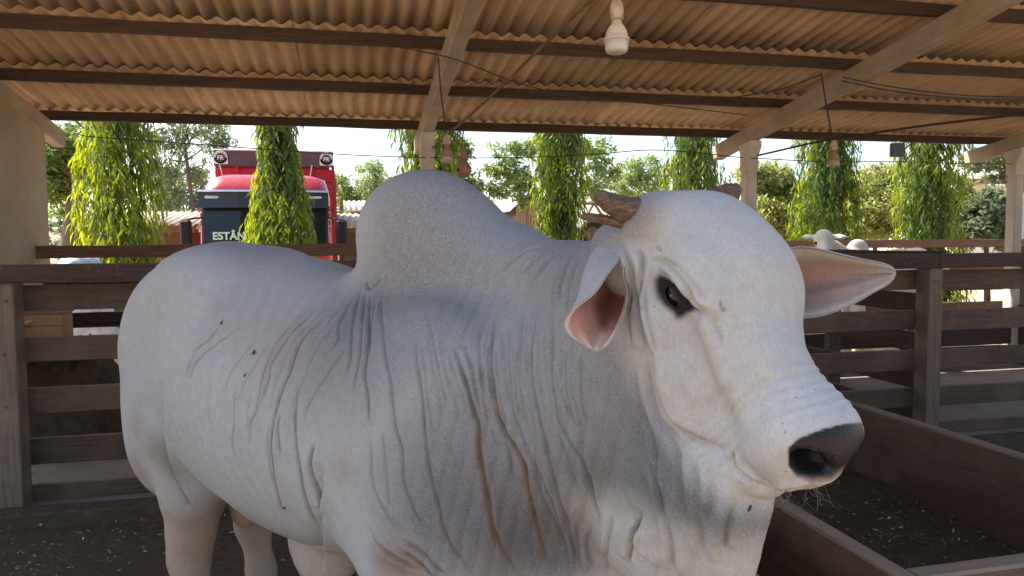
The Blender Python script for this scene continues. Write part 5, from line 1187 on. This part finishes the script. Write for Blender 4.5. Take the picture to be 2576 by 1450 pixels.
def put_cow(px, py, Y, rz, label):
    h = atY(px, py, Y); q = Matrix.Rotation(rz, 3, 'Z') @ Vector((.68, .18, 0)); root = tag(empty('cow', (h.x - q.x, h.y - q.y, -.02), rz), label, 'cow')
    root.scale = (1.06, 1.06, 1.06); root.location.z = -.06
    link_mesh('body', fast_mesh('body', V, F, M_COW, True), None, root)
    for sy, x, y in ((1, .715, .275), (-1, .79, .18)):
        m = MB(); m.smooth = True; m.lathe((x, y, 1.53), [(.004, -.02), (.018, -.012), (.022, 0), (.018, .012), (.004, .02)], 10); m.build('eye', M_EYE, root)
    m = MB(); m.smooth = True; m.lathe((.83, .425, 1.26), [(.01, -.05), (.05, -.03), (.06, 0), (.05, .03), (.01, .05)], 12); m.build('muzzle', M_BLK, root)
    return root
put_cow(2076, 590, 9.0, R(184), 'white cow in the far pen looking over the plank rail')

# ------------------------------------------------------------------ lamps, gourd, wires
M_CREAM = mat_plain('cream_plastic', (.60, .50, .36), .45, .4, 0, .12, 20, .05); M_RUST = mat_plain('stained_socket', (.46, .33, .22), .5, .4, 0, .3, 30, .1)
g = N('frosted_diffuser'); nz = g.noise(g.coord('Object'), 25, 4); g.bsdf(g.ramp(nz, [(.3, (.52, .47, .36)), (.7, (.62, .58, .47))]), .35, None, .4); M_DIFF = g.done()
M_WIRE = mat_plain('old_wire', (.05, .035, .025), .7, .3, 0, .2, 30, 0); M_WIRE_L = mat_plain('pale_wire', (.25, .18, .13), .7, .3, 0, .2, 30, 0)
M_CREAM_B = mat_plain('browned_plastic', (.30, .19, .12), .5, .4, 0, .2, 20, .05); M_DIFF_B = mat_plain('browned_diffuser', (.42, .31, .21), .4, .4, 0, .15, 20, .02)
def lamp(px, py_bottom, d, s, label, cord_to=None):
    b = at(px, py_bottom, d); root = tag(empty('lamp', b), label, 'lamp', None)
    def L(name, prof, mat): m = MB(); m.smooth = True; m.lathe((0, 0, 0), [(r * s, h * s) for r, h in prof], 28); return m.build(name, mat, root)
    L('diffuser', [(.004, 0), (.030, .001), (.043, .006), (.050, .018), (.0535, .056)], M_DIFF if cord_to else M_DIFF_B)
    L('lamp_body', [(.0535, .0565), (.0585, .058), (.0585, .066), (.0525, .068), (.050, .078), (.045, .098), (.036, .116), (.025, .128), (.021, .146)], M_CREAM if cord_to else M_CREAM_B)
    L('socket', [(.020, .147), (.029, .150), (.030, .170), (.0285, .173), (.031, .176), (.030, .205), (.022, .228), (.012, .236)], M_RUST)
    if cord_to: m = MB(); m.tube([(0, 0, .235 * s), (.004, 0, cord_to * .5), (0, 0, cord_to)], .006, 6); m.build('cord', M_CREAM, root)
    return root
lamp(1551, 136, 3.3, 1.0, 'large cream lamp bulb hanging from the roof near the top edge', .95)
lamp(1125, 411, 6.4, 1.05, 'small stained bulb on the wire between post and gourd'); lamp(2096, 420, 6.8, 1.02, 'small pale bulb on the wire in front of the creeper')
g = N('dried_gourd'); nz = g.noise(g.coord('Object'), 18, 4); g.bsdf(g.ramp(nz, [(.3, (.20, .10, .055)), (.7, (.34, .19, .11))]), .5, g.bump(nz, .2, .004), .4); M_GOURD = g.done()
gd = 6.5; gb = at(1166, 448, gd); gs = gd / FPX; gourd = tag(empty('gourd', gb), 'brown dried gourd hung on a wire loop above the hump', 'gourd')
m = MB(); m.smooth = True; m.lathe((0, 0, 0), [(r * gs, z * gs) for r, z in ((1, 0), (9, 1.5), (16, 7), (19.8, 16), (19, 25), (14, 35), (9, 43), (7.4, 50), (8, 57), (9.2, 64), (9, 71), (6.5, 76), (1.5, 78))], 26); m.build('shell', M_GOURD, gourd)
m = MB(); m.smooth = True; hd = (-_fh * .80 - _rh * .6).normalized(); m.lathe(hd * 19.3 * gs + Vector((0, 0, 18 * gs)), [(4.4 * gs, 0), (4.4 * gs, .012), (.002, .013)], 14, axis=hd); m.build('hole', M_BLK, gourd)
tp = at(1166, 322, gd) - gb
for e in (-5, 5): m = MB(); m.tube([_rh * e * gs + Vector((0, 0, 70 * gs)), tp], .0035, 5); m.build('wire_loop', M_WIRE, gourd)
def wire(pts, r, label, mat=M_WIRE, sag=0, name='wire', group='wires strung under the roof', cat='wire'):
    P = spline([at(*p) for p in pts], max(14, 6 * len(pts))); o = MB(); o.tube([Vector(p) for p in P], r, 6); o.smooth = True
    return tag(o.build(name, mat), label, cat, group)
wire([(1500, -8, 4.6), (1462, 24, 4.75), (1400, 84, 5.0), (1338, 142, 5.3), (1280, 200, 5.7), (1225, 252, 6.0), (1160, 310, 6.5), (1088, 373, 7.0)], .0125, 'long thin crooked stick slanting from the roof down to a post', M_BARK, name='stick', group=None, cat='stick')
wire([(186, 336, 6.9), (235, 345, 6.9), (420, 358, 6.9), (640, 374, 7), (880, 390, 7), (1070, 397, 7.1)], .0048, 'sagging wire from the side wall to the middle roof post')
wire([(1085, 397, 7.1), (1180, 398, 7.1), (1330, 396, 7.2), (1500, 388, 7.3), (1662, 378, 7.4), (1868, 397, 7.6)], .0048, 'wire running behind the gourd to the second roof post')
wire([(1890, 398, 7.6), (2000, 404, 7.8), (2095, 408, 7.9), (2230, 407, 8.2), (2400, 411, 8.6), (2545, 413, 9.0)], .0048, 'wire carrying the small bulb right of the bull head')
wire([(1905, 392, 7.6), (2060, 357, 7.0), (2200, 335, 6.5), (2330, 316, 6.0), (2600, 284, 5.2)], .0095, 'thick dark cable rising to the right under the roof')
wire([(1103, 146, 5.8), (1108, 220, 5.9), (1119, 312, 6.0)], .006, 'short dark wire dangling from the middle rafter')
wire([(2066, 186, 5.8), (2078, 260, 6.1), (2092, 338, 6.4)], .007, 'short dark wire dangling from the big rafter on the right')
wire([(880, 94, 5.3), (1000, 118, 5.4), (1112, 141, 5.5), (1180, 162, 5.6), (1300, 208, 5.8), (1420, 236, 6.0), (1640, 262, 6.4), (1880, 290, 6.9)], .0045, 'thin wire crossing the middle rafter under the purlins')
wire([(1840, 246, 6.2), (1960, 226, 6.0), (2062, 190, 5.8)], .005, 'thin wire reaching the big rafter from the left')
wire([(2120, 195, 5.8), (2250, 220, 6.0), (2420, 240, 6.4), (2600, 246, 6.9)], .0055, 'upper one of two parallel wires right of the big rafter')
wire([(2118, 204, 5.8), (2250, 230, 6.0), (2420, 248, 6.4), (2600, 252, 6.9)], .0055, 'lower one of two parallel wires right of the big rafter')
b = at(2257, 378, 8.0); bx_ = tag(empty('hanging_box', b), 'small dark square box hung under the eave before the rightmost tree', 'box')
MB().box((0, 0, 0), (.15, .05, .145), Matrix.Rotation(-TH, 3, 'Z'), .008).build('case', M_BLK, bx_); MB().box((0, 0, .078), (.05, .03, .03), Matrix.Rotation(-TH, 3, 'Z'), .004).build('bracket', M_CHR, bx_); MB().tube([(0, 0, .09), (0, 0, .16)], .006, 6).build('hanger', M_WIRE, bx_)
# ------------------------------------------------------------------ things behind the fence, left
nx, ny = 30, 20; hx0, hx1, hy0, hy1 = -2.62, -1.75, 6.0, 7.35; rng = np.random.default_rng(8); Vv = []
for i in range(nx + 1):
    for j in range(ny + 1):
        u, v = i / nx * 2 - 1, j / ny * 2 - 1; e = max(0, 1 - u * u) ** .5 * max(0, 1 - v * v) ** .5
        Vv.append((hx0 + (hx1 - hx0) * i / nx, hy0 + (hy1 - hy0) * j / ny, .045 + .74 * e ** .8 * (1 + .10 * math.sin(5 * u + 3 * v)) + .02 * rng.normal() * e))
Ff = [(i * (ny + 1) + j, (i + 1) * (ny + 1) + j, (i + 1) * (ny + 1) + j + 1, i * (ny + 1) + j + 1) for i in range(nx) for j in range(ny)]
tag(link_mesh('dirt_heap', fast_mesh('dirt_heap', Vv, Ff, M_DIRT, True)), 'heap of dark dirt in the alley behind the left fence planks', 'heap')
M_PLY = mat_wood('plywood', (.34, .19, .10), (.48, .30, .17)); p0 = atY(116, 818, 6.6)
cr_ = tag(empty('crate', (p0.x, 6.62, .70)), 'plain orange brown wooden crate behind the left fence planks', 'crate'); wd, ht = .30, .36
for sx in (-1, 1): MB().box((sx * (wd / 2 - .01), 0, ht / 2), (.02, .24, ht), None, .004).build('side', M_PLY, cr_)
for k in range(4): MB().box((0, -.13, ht * (k + .5) / 4), (wd, .018, ht / 4 - .004), None, .003).build('slat', M_PLY, cr_)
MB().box((0, 0, ht + .01), (wd + .02, .28, .018), None, .003).build('lid', M_PLY, cr_)
p0, p1 = atY(22, 834, 6.5), atY(84, 806, 6.5); o = MB(); o.beam(p0, p1, .30, .022, .006); tag(o.build('loose_board', M_SIGN), 'pale board leaning aslant behind the fence beside the crate', 'board')
M_PLAS = mat_plain('white_plastic', (.55, .60, .68), .35, .5, 0, .2, 14, .3)
rng = np.random.default_rng(9); c = atY(205, 655, 9.4); nth, nph = 28, 14; Vv = []
for i in range(nph):
    for j in range(nth):
        t, p = 2 * math.pi * j / nth, math.pi / 2 * i / (nph - 1); k = 1 + .10 * math.sin(3 * t + i) + .06 * rng.normal()
        Vv.append((c.x + .34 * k * math.cos(t) * abs(math.cos(p)) ** .5, 9.4 + .3 * k * math.sin(t) * abs(math.cos(p)) ** .5, -.06 + (c.z + .13) * (math.sin(p) ** .8)))
Ff = [(i * nth + j, i * nth + (j + 1) % nth, (i + 1) * nth + (j + 1) % nth, (i + 1) * nth + j) for i in range(nph - 1) for j in range(nth)]
tag(link_mesh('plastic_bundle', fast_mesh('plastic_bundle', Vv, Ff, M_PLAS, True)), 'crumpled white plastic bundle below the first weeping tree', 'bundle')
# ------------------------------------------------------------------ straw litter on the pen floor
def litter(name, n, x0, x1, y0, y1, z, mat, L, seed, label):
    rng = np.random.default_rng(seed); P = np.stack([rng.uniform(x0, x1, n), rng.uniform(y0, y1, n), np.full(n, z) + rng.uniform(0, .016, n)], 1); a = rng.random(n) * 6.28
    D = np.stack([np.cos(a), np.sin(a), rng.normal(0, .25, n)], 1); l = rng.uniform(.4, 1.5, (n, 1)) * L; w_ = rng.uniform(.0015, .008, (n, 1)); S = np.stack([-np.sin(a), np.cos(a), rng.normal(0, .4, n)], 1)
    Vv = np.stack([P, P + D * l * .5 + S * w_, P + D * l, P + D * l * .5 - S * w_], 1).reshape(-1, 3); Ff = np.arange(n * 4).reshape(-1, 4)
    return tag(link_mesh(name, fast_mesh(name, Vv, Ff, mat, False, {'leaf': ('FLOAT', np.repeat(rng.random(n), 4))})), label, 'litter', None, 'stuff')
g = N('straw'); a = g.n('Attribute', attribute_name='leaf'); g.bsdf(g.ramp(a.outputs['Fac'], [(.0, (.07, .05, .03)), (.6, (.22, .165, .10)), (1., (.50, .42, .32))]), .8); M_STRAW = g.done()
litter('litter', 11000, -4.0, 4.6, 1.0, 4.64, .004, M_STRAW, .026, 4, 'scattered straw and wood chips over the dark pen floor')
litter('litter', 1600, -4.5, 5.0, 5.0, 7.4, .064, M_STRAW, .03, 5, 'thin scatter of straw on the concrete alley between the fences')
# flies on the bull
g = N('fly_black'); g.bsdf((.01, .01, .01), .4); M_FLY = g.done()
for k, (px, py, wh) in enumerate(((638, 887, 'on the ribs of the bull, upper of two'), (617, 944, 'on the ribs of the bull, lower of two'), (1292, 871, 'on the grey neck of the bull'), (1474, 714, 'on the back of the near ear'), (557, 813, 'on the hip of the bull'), (716, 1276, 'low on the belly of the bull'), (1885, 1279, 'on the edge of the dewlap'), (1648, 770, 'beside the eye of the bull'))):
    h = bull_hit(px, py)
    if h is None: continue
    h = B_MAT @ Vector(h); h = h + (CAMLOC - h).normalized() * (.004 if px != 1474 else .05); m = MB(); m.smooth = True
    m.lathe((0, 0, 0), [(.0008, -.007), (.0032, -.004), (.0036, 0), (.003, .003), (.0022, .006), (.0005, .0075)], 8, axis=Vector((.5, .1, .8))); o = m.build('fly', M_FLY); o.location = h; tag(o, 'black fly sitting ' + wh, 'fly', 'flies on the bull')
# chin whiskers
rng = np.random.default_rng(3); m = MB()
for k in range(30):
    q_ = bull_hit(1940 + rng.uniform(0, 150), 1234 - abs(rng.normal(0, 10)))
    if q_ is None: continue
    p = B_MAT @ Vector(q_)

    d = (_rh * rng.normal(.25, .35) - _fh * rng.uniform(0, .5) + Vector((0, 0, -1))).normalized(); L = rng.uniform(.018, .05)
    m.tube([p, p + d * L * .5 + _rh * rng.normal(0, .004), p + d * L + _rh * rng.normal(.006, .012)], [.00035, .0003, .00015], 3, False)
if m.v: wk = m.build('whiskers', mat_plain('whisker', (.16, .14, .12), .6, .3, 0, .1, 9, 0)); wk['kind'] = 'stuff'; kid(wk, bull)
